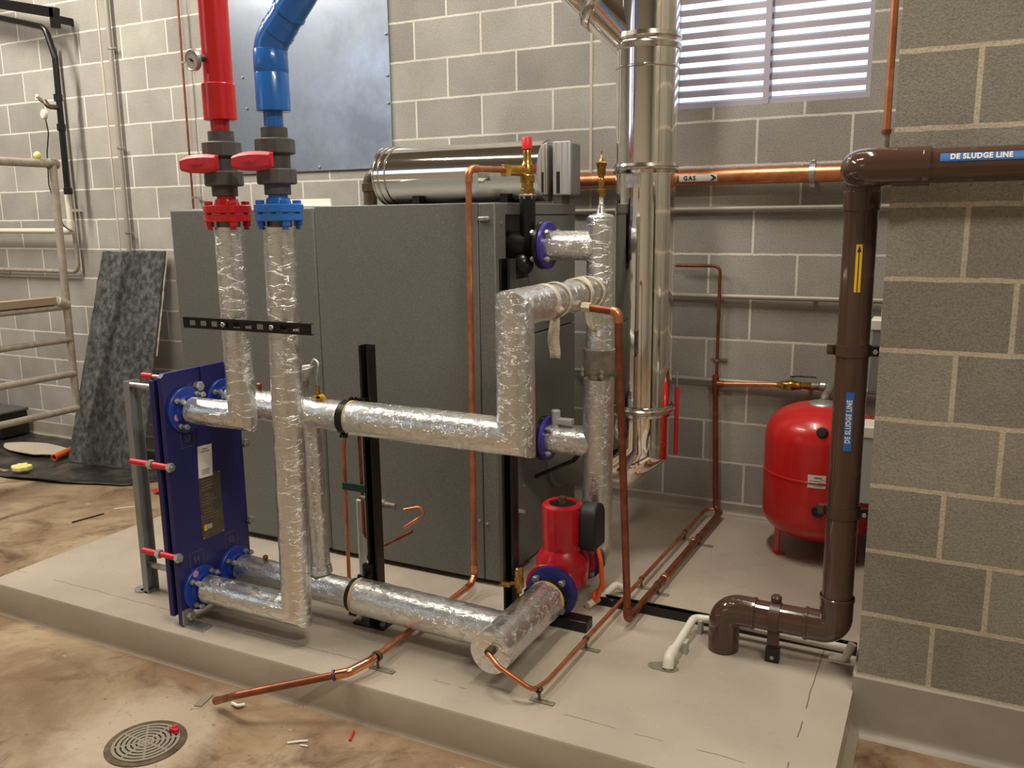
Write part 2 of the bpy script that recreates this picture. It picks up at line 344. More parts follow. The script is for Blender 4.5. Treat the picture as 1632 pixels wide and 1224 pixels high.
    def build(s, name, material, parent=None, origin=None, bevel=0, smooth=40, label=None):
        o_ = V(origin) if origin is not None else (V(parent['_o']) if parent is not None and '_o' in parent else V((0, 0, 0)))
        me = bpy.data.meshes.new(name); me.from_pydata([tuple(p - o_) for p in s.v], [], s.f); me.validate()
        import bmesh
        bm = bmesh.new(); bm.from_mesh(me); bmesh.ops.recalc_face_normals(bm, faces=bm.faces); bm.to_mesh(me); bm.free()
        if smooth:
            me.polygons.foreach_set('use_smooth', [True] * len(me.polygons)); me.set_sharp_from_angle(angle=math.radians(smooth))
        me.materials.append(MT[material] if isinstance(material, str) else material)
        ob = bpy.data.objects.new(name, me); C.objects.link(ob)
        if parent is None: ob.location = o_
        else: ob.parent = parent
        ob['_o'] = tuple(o_)
        if bevel:
            md = ob.modifiers.new('bevel', 'BEVEL'); md.width = bevel; md.segments = 2; md.limit_method = 'ANGLE'; md.angle_limit = math.radians(50)
        if label: ob['label'] = label
        return ob

def thing(name, label, cat, o, group=None):
    e = bpy.data.objects.new(name, None); C.objects.link(e); e.location = o; e.empty_display_size = .05
    e['label'] = label; e['category'] = cat; e['_o'] = tuple(o)
    if group: e['group'] = group
    return e
def tag(o, label, cat, group=None, kind=None):
    o['label'] = label; o['category'] = cat
    if group: o['group'] = group
    if kind: o['kind'] = kind
    return o
def struct(mb, name, material, label=None, **k):
    o = mb.build(name, material, origin=(0, 0, 0), **k); o['kind'] = 'structure'
    o['label'] = label or name.replace('_', ' '); o['category'] = name.split('_')[0]
    return o
def copy_tree(root, delta, label, group=None):
    r = root.copy(); C.objects.link(r); r.location = V(root.location) + V(delta); r['label'] = label
    if group: r['group'] = group
    for ch in list(root.children):
        c = ch.copy(); C.objects.link(c); c.parent = r
        for g in list(ch.children):
            d = g.copy(); C.objects.link(d); d.parent = c
    return r

_font_cache = {}
def text_pts(s, size, offset=.0, spacing=1.0):
    cu = bpy.data.curves.new('t', 'FONT'); cu.body = s; cu.size = size; cu.align_x = 'CENTER'; cu.align_y = 'CENTER'; cu.offset = offset; cu.space_character = spacing
    cu.resolution_u = 3
    ob = bpy.data.objects.new('t', cu); C.objects.link(ob)
    dg = bpy.context.evaluated_depsgraph_get(); me = bpy.data.meshes.new_from_object(ob.evaluated_get(dg))
    v = [p.co.copy() for p in me.vertices]; f = [tuple(p.vertices) for p in me.polygons]
    bpy.data.objects.remove(ob); bpy.data.curves.remove(cu); bpy.data.meshes.remove(me)
    return v, f
def text_mb(mb, s, size, fn, offset=0, spacing=1.0, sx=1):
    v, f = text_pts(s, size, offset, spacing); i = len(mb.v)
    mb.v += [V(fn(p.x * sx, p.y)) for p in v]; mb.f += [tuple(i + k for k in q) for q in f]
    return mb
def on_cyl(c, axis, ref, r):
    a = V(axis).normalized(); e = V(ref).normalized(); f = e.cross(a)
    def fn(x, y, upx=True):
        th = y / r
        return V(c) + a * x + (e * math.cos(th) + f * math.sin(th)) * r
    return fn

# ================================================================== THE SETTING
FZ = 0.0; PT = .15
mb = MB(); mb.box((-10, -8, -.12), (3.2, .25, 0)); struct(mb, 'floor', 'floor', 'stained brown concrete floor', smooth=0)
mb = MB()
# back wall with the louvre opening x -1.40..-.41, z 2.31..3.40
wx0, wx1, wz0, wz1 = -1.40, -.412, 2.308, 3.35
for lo, hi in (((-10, 0, 0), (wx0, .2, 5.2)), ((wx1, 0, 0), (3.2, .2, 5.2)), ((wx0, 0, 0), (wx1, .2, wz0)), ((wx0, 0, wz1), (wx1, .2, 5.2))): mb.box(lo, hi)
struct(mb, 'wall_back', 'block', 'concrete block back wall', smooth=0)
mb = MB(); mb.box((-10.2, -8.2, 0), (-10, .2, 5.2)); struct(mb, 'wall_left', 'block', 'concrete block side wall far left', smooth=0)
mb = MB(); mb.box((3.2, -8.2, 0), (3.4, .2, 5.2)); struct(mb, 'wall_right', 'block', 'concrete block side wall behind the pier', smooth=0)
mb = MB()
for lo, hi in (((-10.2, -8.2, 0), (3.4, -8, 3.0)), ((-10.2, -8.2, 4.9), (3.4, -8, 5.2)), ((-10.2, -8.2, 3.0), (-9.9, -8, 4.9)), ((-6.2, -8.2, 3.0), (3.4, -8, 4.9))): mb.box(lo, hi)
struct(mb, 'wall_front', 'white_plaster', 'pale wall behind the viewer', smooth=0)
mb = MB()
for x in (-9.9, -8.7, -7.5, -6.25): mb.box((x, -8.1, 3.0), (x + .05, -8.05, 4.9))
struct(mb, 'window_2', 'louvre', 'high daylight window behind the viewer', smooth=0)
mb = MB(); mb.box((-10.2, -8.2, 5.2), (3.4, .2, 5.35)); struct(mb, 'ceiling', 'soffit', 'plain ceiling', smooth=0)
mb = MB(); mb.box((-.19, -1.635, 0), (1.6, 0, 5.2)); struct(mb, 'wall_pier', 'block_near', 'projecting concrete block pier at right', smooth=0)
# skirtings
def skirting(name, x0, x1, y, z0, h, t=.012, cove=.03, lab=None):
    mb = MB(); prof = [(0, z0), (0, z0 + h), (-t * .6, z0 + h), (-t, z0 + h - .006), (-t, z0 + cove)]
    for k in range(1, 7):
        a = math.pi / 2 * k / 6; prof.append((-t - cove * (1 - math.cos(a)), z0 + cove * (1 - math.sin(a))))
    mb.prism([(x0, y + p[0], p[1]) for p in prof], (x1 - x0, 0, 0))
    struct(mb, name, 'render', lab, smooth=30)
skirting('baseboard_back', -3.85, -.2, 0, PT, .067, lab='painted skirting behind the plinth')
skirting('baseboard_pier', -.2, 1.6, -1.635, 0, .215, lab='painted skirting at the foot of the pier')
skirting('baseboard_left', -10, -3.85, 0, 0, .12, lab='painted skirting at the far left')
mb = MB(); mb.box((-.204, -1.635, PT), (-.19, -.0, .217)); struct(mb, 'baseboard_right', 'render', 'painted skirting on the side of the pier', bevel=.003)
# movement joints
mb = MB(); mb.box((-1.834, -.004, .217), (-1.820, 0, 5.2)); struct(mb, 'trim_1', 'caulk', 'vertical movement joint in the back wall')
mb = MB(); mb.box((-5.655, -.004, .12), (-5.64, 0, 5.2)); struct(mb, 'trim_2', 'caulk', 'vertical movement joint behind the conduit')
# plinth
mb = MB()
X0, X1, Y0 = -3.86, -.2, -2.345
prof = [(Y0 - .004, 0), (Y0, .006), (Y0, .02), (Y0, PT - .008), (Y0 + .004, PT - .001), (Y0 + .012, PT), (Y0 + .03, PT - .0015), (Y0 + .04, PT), (0, PT), (0, 0)]
mb.prism([(X0, y, z) for y, z in prof], (X1 - X0, 0, 0))
o = struct(mb, 'plinth', 'plinth', 'grey painted concrete plinth under the equipment', smooth=35); o['category'] = 'plinth'
mb = MB(); mb.prism([(X1, Y0, 0), (X1 + .03, Y0, 0), (X1 + .012, Y0, .01), (X1, Y0, .04)], (0, .70, 0)); struct(mb, 'trim_3', 'plinth', 'cove along the right foot of the plinth')
# louvre window
fr = MB()
for lo, hi in (((wx0, .02, wz0), (wx0 + .03, .12, wz1)), ((wx1 - .022, .02, wz0), (wx1, .12, wz1)), ((wx0 + .03, .02, wz0), (wx1 - .022, .12, wz0 + .025)), ((wx0 + .03, .02, wz1 - .03), (wx1 - .022, .12, wz1))): fr.box(lo, hi)
win = struct(fr, 'window_1', 'louvre', 'grey metal louvre window in the back wall')
mb = MB(); mb.box((-.913, .012, wz0 + .003), (-.885, .1, wz1 - .003)); mb.build('mullion', 'louvre', win)
z = wz0 + .030; k = 0
sl = MB()
while z < wz1 - .04:
    for xa, xb in ((wx0 + .03, -.913), (-.885, wx1 - .022)):
        # blade: sloping plate with a front lip
        sl.prism([(xa, .045, z + .001), (xa, .047, z - .004), (xa, .100, z + .012), (xa, .100, z + .017)], (xb - xa, 0, 0))
        sl.prism([(xa, .045, z + .001), (xa, .047, z + .004), (xa, .047, z - .026), (xa, .045, z - .026)], (xb - xa, 0, 0))
    z += .0575; k += 1
sl.build('louvre_blades', 'louvre', win, smooth=0)

# ================================================================== BACK WALL FIXTURES
def clip_thing(name, label, cat, loc, build, group=None):
    t = thing(name, label, cat, loc, group); build(t); return t
# galvanised sheet
t = thing('galvanised_sheet', 'large shiny galvanised metal sheet screwed to the block wall', 'sheet', (-3.8, 0, 2.08))
mb = MB(); n_ = 20
for i in range(n_ + 1):
    for j in range(11):
        x = -4.46 + (1.33) * i / n_; zz = 2.078 + 1.45 * j / 10
        mb.v.append(V((x, -.012 - .006 * noise.noise(V((x * 1.3, 0, zz * 1.3))), zz)))
for i in range(n_):
    for j in range(10): a = i * 11 + j; mb.f.append((a, a + 11, a + 12, a + 1))
N0 = len(mb.v)
mb.v += [p + V((0, .0018, 0)) for p in mb.v[:N0]]; mb.f += [tuple(reversed([q + N0 for q in f])) for f in mb.f[:]]
mb.build('sheet', 'galv', t, smooth=60)
for (x, zz) in ((-3.15, 2.14), (-3.15, 2.46), (-3.148, 2.62), (-3.148, 2.86), (-4.30, 2.7), (-4.28, 2.5), (-3.7, 2.1)):
    MB().lathe((x, -.016, zz), (0, -1, 0), [(0, .009), (.003, .009), (.006, .006)], 12).build('screw', 'zinc', t)
# conduits on back wall (three horizontals)
def saddle(t, c, r, mat_='zinc'):
    x, y, z = c
    MB().box((x - .010, y - .003, z - r - .018), (x + .010, 0, z - r + .002)).box((x - .010, y - .003, z + r - .002), (x + .010, 0, z + r + .018)).build('clip_foot', mat_, t)
for zz, xa, lab in ((1.797, -1.06, 'grey conduit just below the gas pipe'), (1.346, -1.06, 'grey conduit across the wall behind the flue, mid height'), (.895, -1.06, 'lowest grey conduit on the back wall behind the tank')):
    t = thing('wall_conduit', lab, 'conduit', (xa, 0, zz))
    mb = MB(); mb.tube([(xa - .9, -.03, zz), (-.205, -.03, zz)], .0135, n=14); mb.build('tube', 'conduit', t)
    MB().box((-.62, -.03, zz - .012), (-.60, 0, zz + .012)).build('clip', 'conduit', t)
# gas pipe
GZ = 1.958
t = thing('gas_pipe', 'thick copper gas pipe along the back wall with white arrow label', 'pipe', (-1.2, -.07, GZ))
MB().tube([(-2.6, -.07, GZ), (-.192, -.07, GZ)], .041, n=28).build('tube', 'copper', t)
f = MB(); f.arc_strip((-1.2, -.07, GZ), (1, 0, 0), (0, -1, -.12), .0415, .42, -.096, .101); lb = f.build('label', 'paper', t, label='white label reading GAS with an arrow')
fn = on_cyl((-1.2, -.07, GZ), (1, 0, 0), (0, -1, -.12), .0452)
g = MB(); text_mb(g, 'GAS', .030, lambda x, y: fn(x - .041, y), offset=.0008, spacing=1.25)
g.build('lettering', 'ink', lb, smooth=0)
g = MB()
for sgn in (1, -1):
    g.quad([fn(.064, sgn * .014), fn(.079, sgn * .014), fn(.098, 0), fn(.083, 0)])
g.build('arrow', 'ink', lb, smooth=0)
t = thing('pipe_clip', 'steel clip holding the gas pipe to the back wall', 'clip', (-.642, 0, GZ))
MB().pipe_wall((-.655, -.07, GZ), (-.629, -.07, GZ), .047, .042).box((-.651, -.03, GZ - .008), (-.633, 0, GZ + .008)).build('band', 'zinc', t)
for s_ in (1, -1):
    MB().box((-.655, -.078, GZ + s_ * .055 - .01), (-.629, -.062, GZ + s_ * .055 + .01)).build('lug', 'zinc', t, bevel=.002)
# upper-right copper drop beside pier
t = thing('copper_drop', 'straight copper pipe running down beside the pier corner at top right', 'pipe', (-.224, -1.3, 2.0))
MB().cyl((-.236, -1.3, 2.03), (-.236, -1.3, 5.2), .0125, n=16).build('tube', 'copper', t)
MB().cyl((-.236, -1.3, 2.03), (-.236, -1.3, 2.045), .0155, n=16).build('end_fitting', 'copper_dull', t)
MB().cyl((-.236, -1.3, 1.94), (-.236, -1.3, 2.03), .012, n=16).build('lower_tube', 'iron', t)
MB().box((-.236, -1.31, 3.2), (-.19, -1.29, 3.22)).build('clip', 'zinc', t)
# left wall conduit
t = thing('wall_conduit', 'tall pale grey vertical conduit clipped to the left block wall', 'conduit', (-5.55, 0, 1.55))
MB().tube([(-5.50, -.035, 5.19), (-5.51, -.035, 1.35)], .0165, n=16).build('tube', 'conduit', t)
for zz in (2.99, 2.30, 1.69):
    cb = MB(); cb.pipe_wall((-5.505, -.035, zz - .007), (-5.505, -.035, zz + .007), .0205, .0166); cb.box((-5.49, -.04, zz - .006), (-5.455, -.03, zz + .006)); cb.box((-5.511, -.02, zz - .006), (-5.499, 0, zz + .006))
    cb.build('clip', 'zinc', t)
# thin copper-red pipe on left wall
t = thing('thin_copper_pipe', 'very thin reddish copper pipe on wall left of red pipe', 'pipe', (-4.85, 0, 1.8))
MB().tube([(-4.785, -.05, 5.19), (-4.805, -.05, 1.2)], .0075, n=12).build('tube', 'copper_dull', t)
for zz in (2.83, 1.93):
    MB().cyl((-4.793, -.05, zz - .006), (-4.793, -.05, zz + .006), .011, n=12).box((-4.797, -.045, zz - .004), (-4.789, 0, zz + .004)).box((-4.789, -.03, zz - .005), (-4.74, -.02, zz + .005)).build('clip', 'zinc', t)
# far-left pipework
t = thing('black_pipe', 'black pipe bending down from the bracket at top left', 'pipe', (-6, -.15, 1.97))
MB().tube([(-7.6, -.15, 3.50), (-6.6, -.15, 3.30), (-6.03, -.15, 3.165), (-5.955, -.15, 2.95), (-5.975, -.15, 1.985)], .022, bend=.1, n=16).build('tube', 'black', t)
for zz in (2.67, 2.46, 2.0):
    MB().cyl((-5.968, -.15, zz - .025), (-5.968, -.15, zz + .025), .031, n=16, bev=.003).build('collar', 'black', t)
t = thing('wall_bracket', 'long black steel bracket above the bent black pipe', 'bracket', (-6.3, 0, 3.2))
rotb = Matrix.Rotation(math.radians(12), 3, 'Y')
MB().box((-7.3, -.17, 3.215), (-5.90, -.12, 3.285), rot=rotb, piv=(-5.90, -.13, 3.215)).build('beam', 'black', t, bevel=.003)
MB().box((-5.945, -.17, 3.15), (-5.90, -.115, 3.29)).box((-5.94, -.115, 3.19), (-5.91, 0, 3.24)).build('end_plate', 'black', t, bevel=.003)
t = thing('white_wall_pipe', 'white plastic pipe with elbow along the far left wall', 'pipe', (-6.05, 0, 1.7))
MB().tube([(-8.4, -.1, 1.715), (-6.045, -.1, 1.705), (-6.05, -.1, 1.98)], .021, bend=.02, n=18).build('tube', 'white_pvc', t)
MB().tube([(-6.12, -.1, 1.705), (-6.045, -.1, 1.705), (-6.045, -.1, 1.78)], .029, bend=.025, n=18).build('elbow', 'white_pvc', t)
MB().box((-6.06, -.1, 1.85), (-6.03, 0, 1.87)).build('clip', 'white_pvc', t)
t = thing('grey_wall_pipe', 'slim pale grey pipe turning left low on the far left wall', 'pipe', (-6.1, 0, 1.4))
MB().tube([(-6.10, -.04, 3.05), (-6.10, -.04, 2.2), (-6.09, -.04, 1.39), (-8.4, -.04, 1.40)], .0165, bend=.06, n=14).build('tube', 'galv_tube', t)
MB().box((-6.11, -.04, 2.0), (-6.09, 0, 2.02)).box((-7.0, -.04, 1.39), (-6.98, 0, 1.41)).build('clip', 'zinc', t)
t = thing('wall_tap', 'small dark wall tap with white disc beneath black pipe collar', 'tap', (-6.0, -.2, 2.6))
MB().tube([(-5.968, -.15, 2.60), (-5.97, -.24, 2.60), (-6.0, -.24, 2.64)], .018, bend=.02, n=14).cyl((-5.99, -.235, 2.62), (-6.06, -.24, 2.66), .012, n=12).build('tap_body', 'bronze', t)
MB().cyl((-6.07, -.24, 2.65), (-6.07, -.24, 2.67), .02, n=14).sphere((-6.06, -.25, 2.675), .015, 12).build('tap_handle', 'white_pvc', t)
MB().lathe((-6.03, -.22, 2.55), (-.2, -1, 0), [(0, .036), (.02, .036), (.026, .03)], 18).build('disc', 'white_pvc', t)
t = tag(MB().tube([(-6.03, -.23, 2.58), (-6.05, -.2, 2.42), (-6.09, -.2, 2.28), (-6.11, -.2, 2.05), (-6.08, -.18, 1.85), (-6.03, -.17, 1.74), (-5.98, -.14, 1.70)], .0045, bend=.08, n=8).build('cable', 'rubber', origin=(-6.1, -.2, 2.0)), 'thin dark cable dangling from the wall tap', 'cable')
# scaffold style rail at left
t = thing('tube_railing', 'grey galvanised tube railing with five rails at the far left', 'railing', (-5.65, -.5, 0))
RX = -5.64
MB().tube([(RX + .01, -.5, 2.20), (RX - .015, -.5, .43)], .026, n=18).build('post', 'galv_tube', t)
MB().tube([(RX, -1.9, 2.19), (RX, -1.9, 0)], .026, n=18).build('post', 'galv_tube', t)
for zz, r_ in ((2.17, .028), (1.178, .022), (.942, .022), (.693, .024), (.435, .024)):
    MB().tube([(RX, -.46 if zz > 2 else -.5, zz), (RX, -2.0, zz)], r_, n=16).build('rail', 'galv_tube', t)
MB().cyl((RX, -.46, 2.17), (RX, -.53, 2.17), .037, n=16, bev=.003).build('coupler', 'iron', t)
MB().cyl((RX, -.5, 1.19), (RX, -.58, 1.22), .04, n=16, bev=.005).build('coupler', 'galv_tube', t)
t = tag(MB().box((RX - .06, -2.0, 1.203), (RX + .03, -.60, 1.255)).build('timber_plank', 'wood', origin=(RX, -1.2, 1.2), bevel=.003), 'brown timber plank lying on the second rail of the railing', 'plank')
t = tag(MB().sphere((RX + .0, -.6, 2.222), .026, 14).box((RX - .012, -.61, 2.19), (RX + .012, -.59, 2.215)).build('plug', 'yellow_s', origin=(RX, -.6, 2.2)), 'small pale yellow plug on the top rail of the railing', 'plug')
# leaning board
t = thing('leaning_board', 'tall mottled dark board leaning on the wall beside the railing', 'board', (-5.45, -.47, 0))
mb = MB(); nx, nz_ = 10, 34
A0, A1 = V((-5.80, -.50, .012)), V((-5.08, -.44, .012)); B0, B1 = V((-5.765, -.05, 1.545)), V((-5.11, -.045, 1.555))
nrm = (A1 - A0).cross(B0 - A0).normalized()
for j in range(nz_ + 1):
    for i in range(nx + 1):
        p = A0.lerp(A1, i / nx).lerp(B0.lerp(B1, i / nx), j / nz_)
        if i == 0: p.x += .012 * noise.noise(V((0, 0, j * .5)))
        if j == nz_: p.z += .012 * noise.noise(V((i * 1.3, 2, 0)))
        mb.v.append(p)
for j in range(nz_):
    for i in range(nx): a = j * (nx + 1) + i; mb.f.append((a, a + 1, a + nx + 2, a + nx + 1))
N0 = len(mb.v); F0 = list(mb.f)
mb.v += [p + nrm * .018 for p in mb.v]; mb.f += [tuple(reversed([q + N0 for q in f])) for f in F0]
bd = [i for i in range(nx + 1)] + [j * (nx + 1) + nx for j in range(1, nz_ + 1)] + [nz_ * (nx + 1) + i for i in range(nx - 1, -1, -1)] + [j * (nx + 1) for j in range(nz_ - 1, 0, -1)]
for a, b_ in zip(bd, bd[1:] + bd[:1]): mb.f.append((a, a + N0, b_ + N0, b_))
mb.build('panel', 'board', t)
q0, q1 = A1.lerp(B1, .52) + V((.005, 0, 0)), B1 + V((.005, 0, 0))
MB().tube([q0 - nrm * .004, q1 - nrm * .004], .006, n=8, jit=.003).build('pale_edge', 'caulk', t, label='pale stained edge of the board')

# ================================================================== BOILER
BX0, BX1, BY0, BY1, BZ0, BZ1 = -3.545, -1.692, -1.404, -.545, .175, 1.828
t = thing('boiler', 'large grey sheet metal boiler cabinet standing on the plinth', 'boiler', (-2.6, -.97, PT)); boiler = t
mb = MB(); mb.box((BX0 - .03, BY0 + .034, BZ0 + .01), (BX0 + .01, BY1, 1.62)); mb.build('rear_edge', 'black', t, bevel=.004)
mb = MB(); mb.box((BX0 + .01, BY0 + .03, BZ0 + .01), (BX1 - .03, BY1, BZ1 - .006)); mb.build('body', 'boiler_d', t, bevel=.004)
mb = MB(); mb.box((BX0 + .06, BY0 + .07, PT), (BX1 - .08, BY1 - .05, BZ0 + .012)); mb.build('base_frame', 'black', t)
# front panels, with a seam at x=-2.624
mb = MB(); mb.box((BX0, BY0, BZ0), (-2.6255, BY0 + .032, BZ1)); mb.build('front_panel', 'boiler', t, bevel=.014)
mb = MB(); mb.box((-2.6225, BY0, BZ0), (-1.772, BY0 + .032, BZ1)); mb.build('front_panel', 'boiler', t, bevel=.004)
mb = MB(); mb.box((-1.770, BY0 + .001, BZ0), (BX1, BY0 + .10, BZ1)); mb.build('corner_post', 'boiler', t, bevel=.006)
# side: lower panel, rear panel, top rail, dark recess
sy = BY0 + .10
MB().box((BX1 - .032, sy, BZ0), (BX1 - .002, BY1, 1.24)).build('side_panel', 'boiler', t, bevel=.004)
MB().box((BX1 - .032, -1.08, 1.245), (BX1 - .002, BY1, 1.775)).build('side_panel', 'boiler', t, bevel=.004)
MB().box((BX1 - .032, sy, 1.778), (BX1, BY1, BZ1)).build('top_rail', 'boiler', t, bevel=.004)
MB().box((BX1 - .031, sy + .001, 1.50), (BX1 - .026, -1.082, 1.777)).build('recess_liner', 'black', t)
MB().box((BX1 - .032, sy, 1.245), (BX1 - .004, -1.082, 1.50)).build('side_panel', 'boiler', t, bevel=.003)
for (x, zz) in ((-1.79, .45), (-1.752, .44)):
    MB().lathe((x, BY0, zz), (0, -1, 0), [(0, .007), (.003, .007), (.005, .004)], 12).build('screw', 'zinc', t)
MB().box((-1.765, BY0 - .012, 1.755), (-1.715, BY0 + .002, 1.772)).build('latch', 'zinc', t, bevel=.004)
for zz in (1.745, .32): MB().lathe((BX1 - .004, BY0 + .06, zz), (1, 0, 0), [(0, .006), (.006, .005)], 10).build('screw', 'zinc', t)
for zz in (.9, .55): MB().lathe((BX1 - .004, -1.15, zz), (1, 0, 0), [(0, .006), (.006, .005)], 10).build('screw', 'zinc', t)
MB().cyl((BX1 - .01, -1.25, .46), (BX1 + .05, -1.25, .46), .012, n=6).build('bolt', 'zinc', t)

def bolt_set(t, c, axis, rad_, nb, ph, r=.011, l0=-.02, l1=.03, mt='zinc', head=.012, nm='bolt'):
    u, v, d = frame(axis); c = V(c)
    for k in range(nb):
        a = ph + 2 * math.pi * k / nb; p = c + (u * math.cos(a) + v * math.sin(a)) * rad_
        m_ = MB(); m_.cyl(p + d * (l0 - .004), p + d * (l1 + .006), r * .55, n=10); m_.hexp(p + d * l0, p + d * (l0 + head), r); m_.hexp(p + d * (l1 - head), p + d * l1, r)
        m_.build(nm, mt, t)
NY = -1.20
# black outlet spools with flanges on boiler side
def outlet(zc, lab, kind):
    t = thing('outlet_pipe', lab, 'pipe', (-1.62, NY, zc))
    m_ = MB(); m_.lathe((BX1 - .03, NY, zc), (1, 0, 0), [(0, .064), (.03, .064), (.075, .05), (.09, .05), (.118, .062)], 28); m_.build('spool', 'black', t)
    m_ = MB(); m_.lathe((-1.578, NY, zc), (1, 0, 0), [(0, .096), (.003, .1), (.016, .1), (.019, .097)], 36); m_.build('flange', 'black', t)
    m_ = MB(); m_.lathe((-1.556, NY, zc), (1, 0, 0), [(0, .097), (.003, .1), (.017, .1), (.02, .097)], 36); m_.build('mating_flange', 'violet', t, label='violet blue flange ring')
    bolt_set(t, (-1.556, NY, zc), (1, 0, 0), .078, 4, math.pi / 4, r=.013, l0=-.042, l1=.040, head=.014)
    return t
tu = outlet(1.648, 'black outlet with violet blue flange at the upper corner of the boiler', 0)
tl = outlet(.803, 'black outlet with violet blue flange low on the boiler side', 1)
MB().tube([(-1.64, NY, 1.66), (-1.64, NY, 1.855)], .034, n=20).build('valve_riser', 'black', tu)
MB().hexp((-1.64, NY, 1.84), (-1.64, NY, 1.865), .036).build('bush', 'iron', tu)
MB().sphere((-1.655, NY - .02, 1.57), .05, 16).build('casting', 'black', tu)
MB().cyl((-1.51, NY, .86), (-1.51, NY, .935), .02, n=14, bev=.004).build('thermostat_pocket', 'light_grey', tl)
MB().box((-1.52, NY - .02, .875), (-1.43, NY + .02, .90)).build('thermostat_base', 'light_grey', tl, bevel=.004)
# safety valve
SX = -1.64
t = thing('safety_valve', 'brass safety valve with red cap above the boiler corner', 'valve', (SX, NY, 1.865))
MB().lathe((SX, NY, 1.865), (0, 0, 1), [(0, .03), (.02, .03), (.022, .026), (.045, .026), (.05, .032), (.075, .032), (.08, .026), (.115, .028), (.125, .022), (.14, .018), (.17, .018), (.18, .015)], 20).build('valve_body', 'brass', t)
MB().lathe((SX, NY, 2.045), (0, 0, 1), [(0, .017), (.004, .023), (.05, .021), (.054, .018)], 12).build('cap', 'red_m', t, label='red cap')
MB().cyl((SX, NY, 1.96), (SX - .055, NY - .095, 1.96), .022, n=16, bev=.003).hexp((SX - .045, NY - .078, 1.96), (SX - .062, NY - .107, 1.96), .027).build('outlet_nut', 'brass', t)
# discharge pipe
DX, DY = -1.765, -1.485
t = thing('discharge_pipe', 'copper discharge pipe dropping in front of the boiler and out over the plinth edge', 'pipe', (DX, DY, PT))
dz = .205
pts = [(SX - .05, NY - .09, 1.962), (DX, DY + .07, 1.962), (DX, DY, 1.95), (DX, DY, dz), (DX, -2.29, dz - .005), (-2.20, -2.515, .115), (-2.30, -2.50, .04)]
P_ = [(SX - .055, NY - .10, 1.962), (DX + .0, DY + .0, 1.962), (DX - .012, DY, dz + .02), (DX - .005, DY - .05, dz - .005), (DX - .01, -2.27, dz - .005), (-1.81, -2.35, .19), (-2.17, -2.53, .105), (-2.30, -2.50, .035)]
MB().tube(P_[:4] + [P_[4]], .0125, bend=.035, n=16).build('tube', 'copper', t)
MB().tube([P_[4], P_[5], P_[6], P_[7]], .0135, bend=.04, n=16).build('outlet_tube', 'copper_dull', t, label='tarnished open ended outlet tube')
MB().pipe_wall(V(P_[7]) + V((.012, 0, .006)), V(P_[7]) + V((-.008, .002, -.004)), .0145, .011, 16).build('open_end', 'copper_dull', t)
MB().tube([V(P_[1]) + V((.03, .075, 0)) * .6, P_[1], V(P_[1]) + V((0, 0, -.055))], .0165, bend=.03, n=16).build('elbow', 'copper', t)
MB().tube([V(P_[2]) + V((0, 0, .05)), P_[2], V(P_[3]), V(P_[3]) + V((0, -.04, 0))], .0155, bend=.03, n=16).build('elbow', 'copper_bright', t)
MB().tube([V(P_[4]) + V((0, .04, 0)), P_[4], P_[5], V(P_[5]) + (V(P_[6]) - V(P_[5])) * .1], .017, bend=.05, n=16).build('elbow', 'copper_bright', t)
for c_, d_ in ((V(P_[4]) + V((0, .045, 0)), V((0, 1, 0))), (V(P_[5]) + (V(P_[6]) - V(P_[5])) * .12, (V(P_[6]) - V(P_[5])).normalized())):
    MB().pipe_wall(c_ - d_ * .004, c_ + d_ * .004, .0195, .0135, 18).build('press_ring', 'purple', t)

# thin grey tag on drum, drum
DRY, DRZ, DRR = -.72, 1.983, .147
t = thing('steel_drum', 'polished stainless steel drum lying along the top of the boiler', 'drum', (-2.2, DRY, BZ1))
MB().lathe((-2.68, DRY, DRZ), (1, 0, 0), [(0, .13), (.002, DRR - .003), (.925, DRR - .003), (.927, .13)], 56).build('shell', 'steel', t)
for x in (-2.685, -2.655, -2.615):
    MB().lathe((x, DRY, DRZ), (1, 0, 0), [(0, DRR - .004), (.003, DRR + .003), (.010, DRR + .003), (.013, DRR - .004)], 56, caps=False).build('rolled_ring', 'steel_b', t)
for x in (-2.45, -1.95): MB().box((x - .02, DRY - .10, BZ1), (x + .02, DRY + .10, DRZ - .10)).build('cradle', 'black', t)
MB().box((-2.105, -.92, 1.905), (-2.035, -.917, 1.975)).box((-2.1, -.918, 1.93), (-2.04, DRY - DRR + .02, 1.94)).build('tag', 'zinc', t)
t = thing('bronze_elbow', 'brown metal elbow pipe at the left end of the steel drum', 'pipe', (-2.80, DRY, BZ1))
MB().tube([(-2.686, DRY, 1.995), (-2.80, DRY, 1.995), (-2.80, DRY, BZ1)], .036, bend=.045, n=20).build('tube', 'bronze', t)
MB().cyl((-2.80, DRY, 1.91), (-2.80, DRY, 1.955), .043, n=20, bev=.003).build('collar', 'bronze', t)
MB().cyl((-2.705, DRY, 1.995), (-2.745, DRY, 1.995), .043, n=20, bev=.003).build('collar', 'bronze', t)
t = tag(MB().box((-3.02, -1.33, BZ1 + .0005), (-2.70, -1.15, BZ1 + .004), rot=Matrix.Rotation(.12, 3, 'Z')).box((-3.0, -1.16, BZ1), (-2.72, -1.15, BZ1 + .04)).build('folded_paper', 'paper', origin=(-2.86, -1.24, BZ1)), 'folded white paper lying on top of the boiler', 'paper')
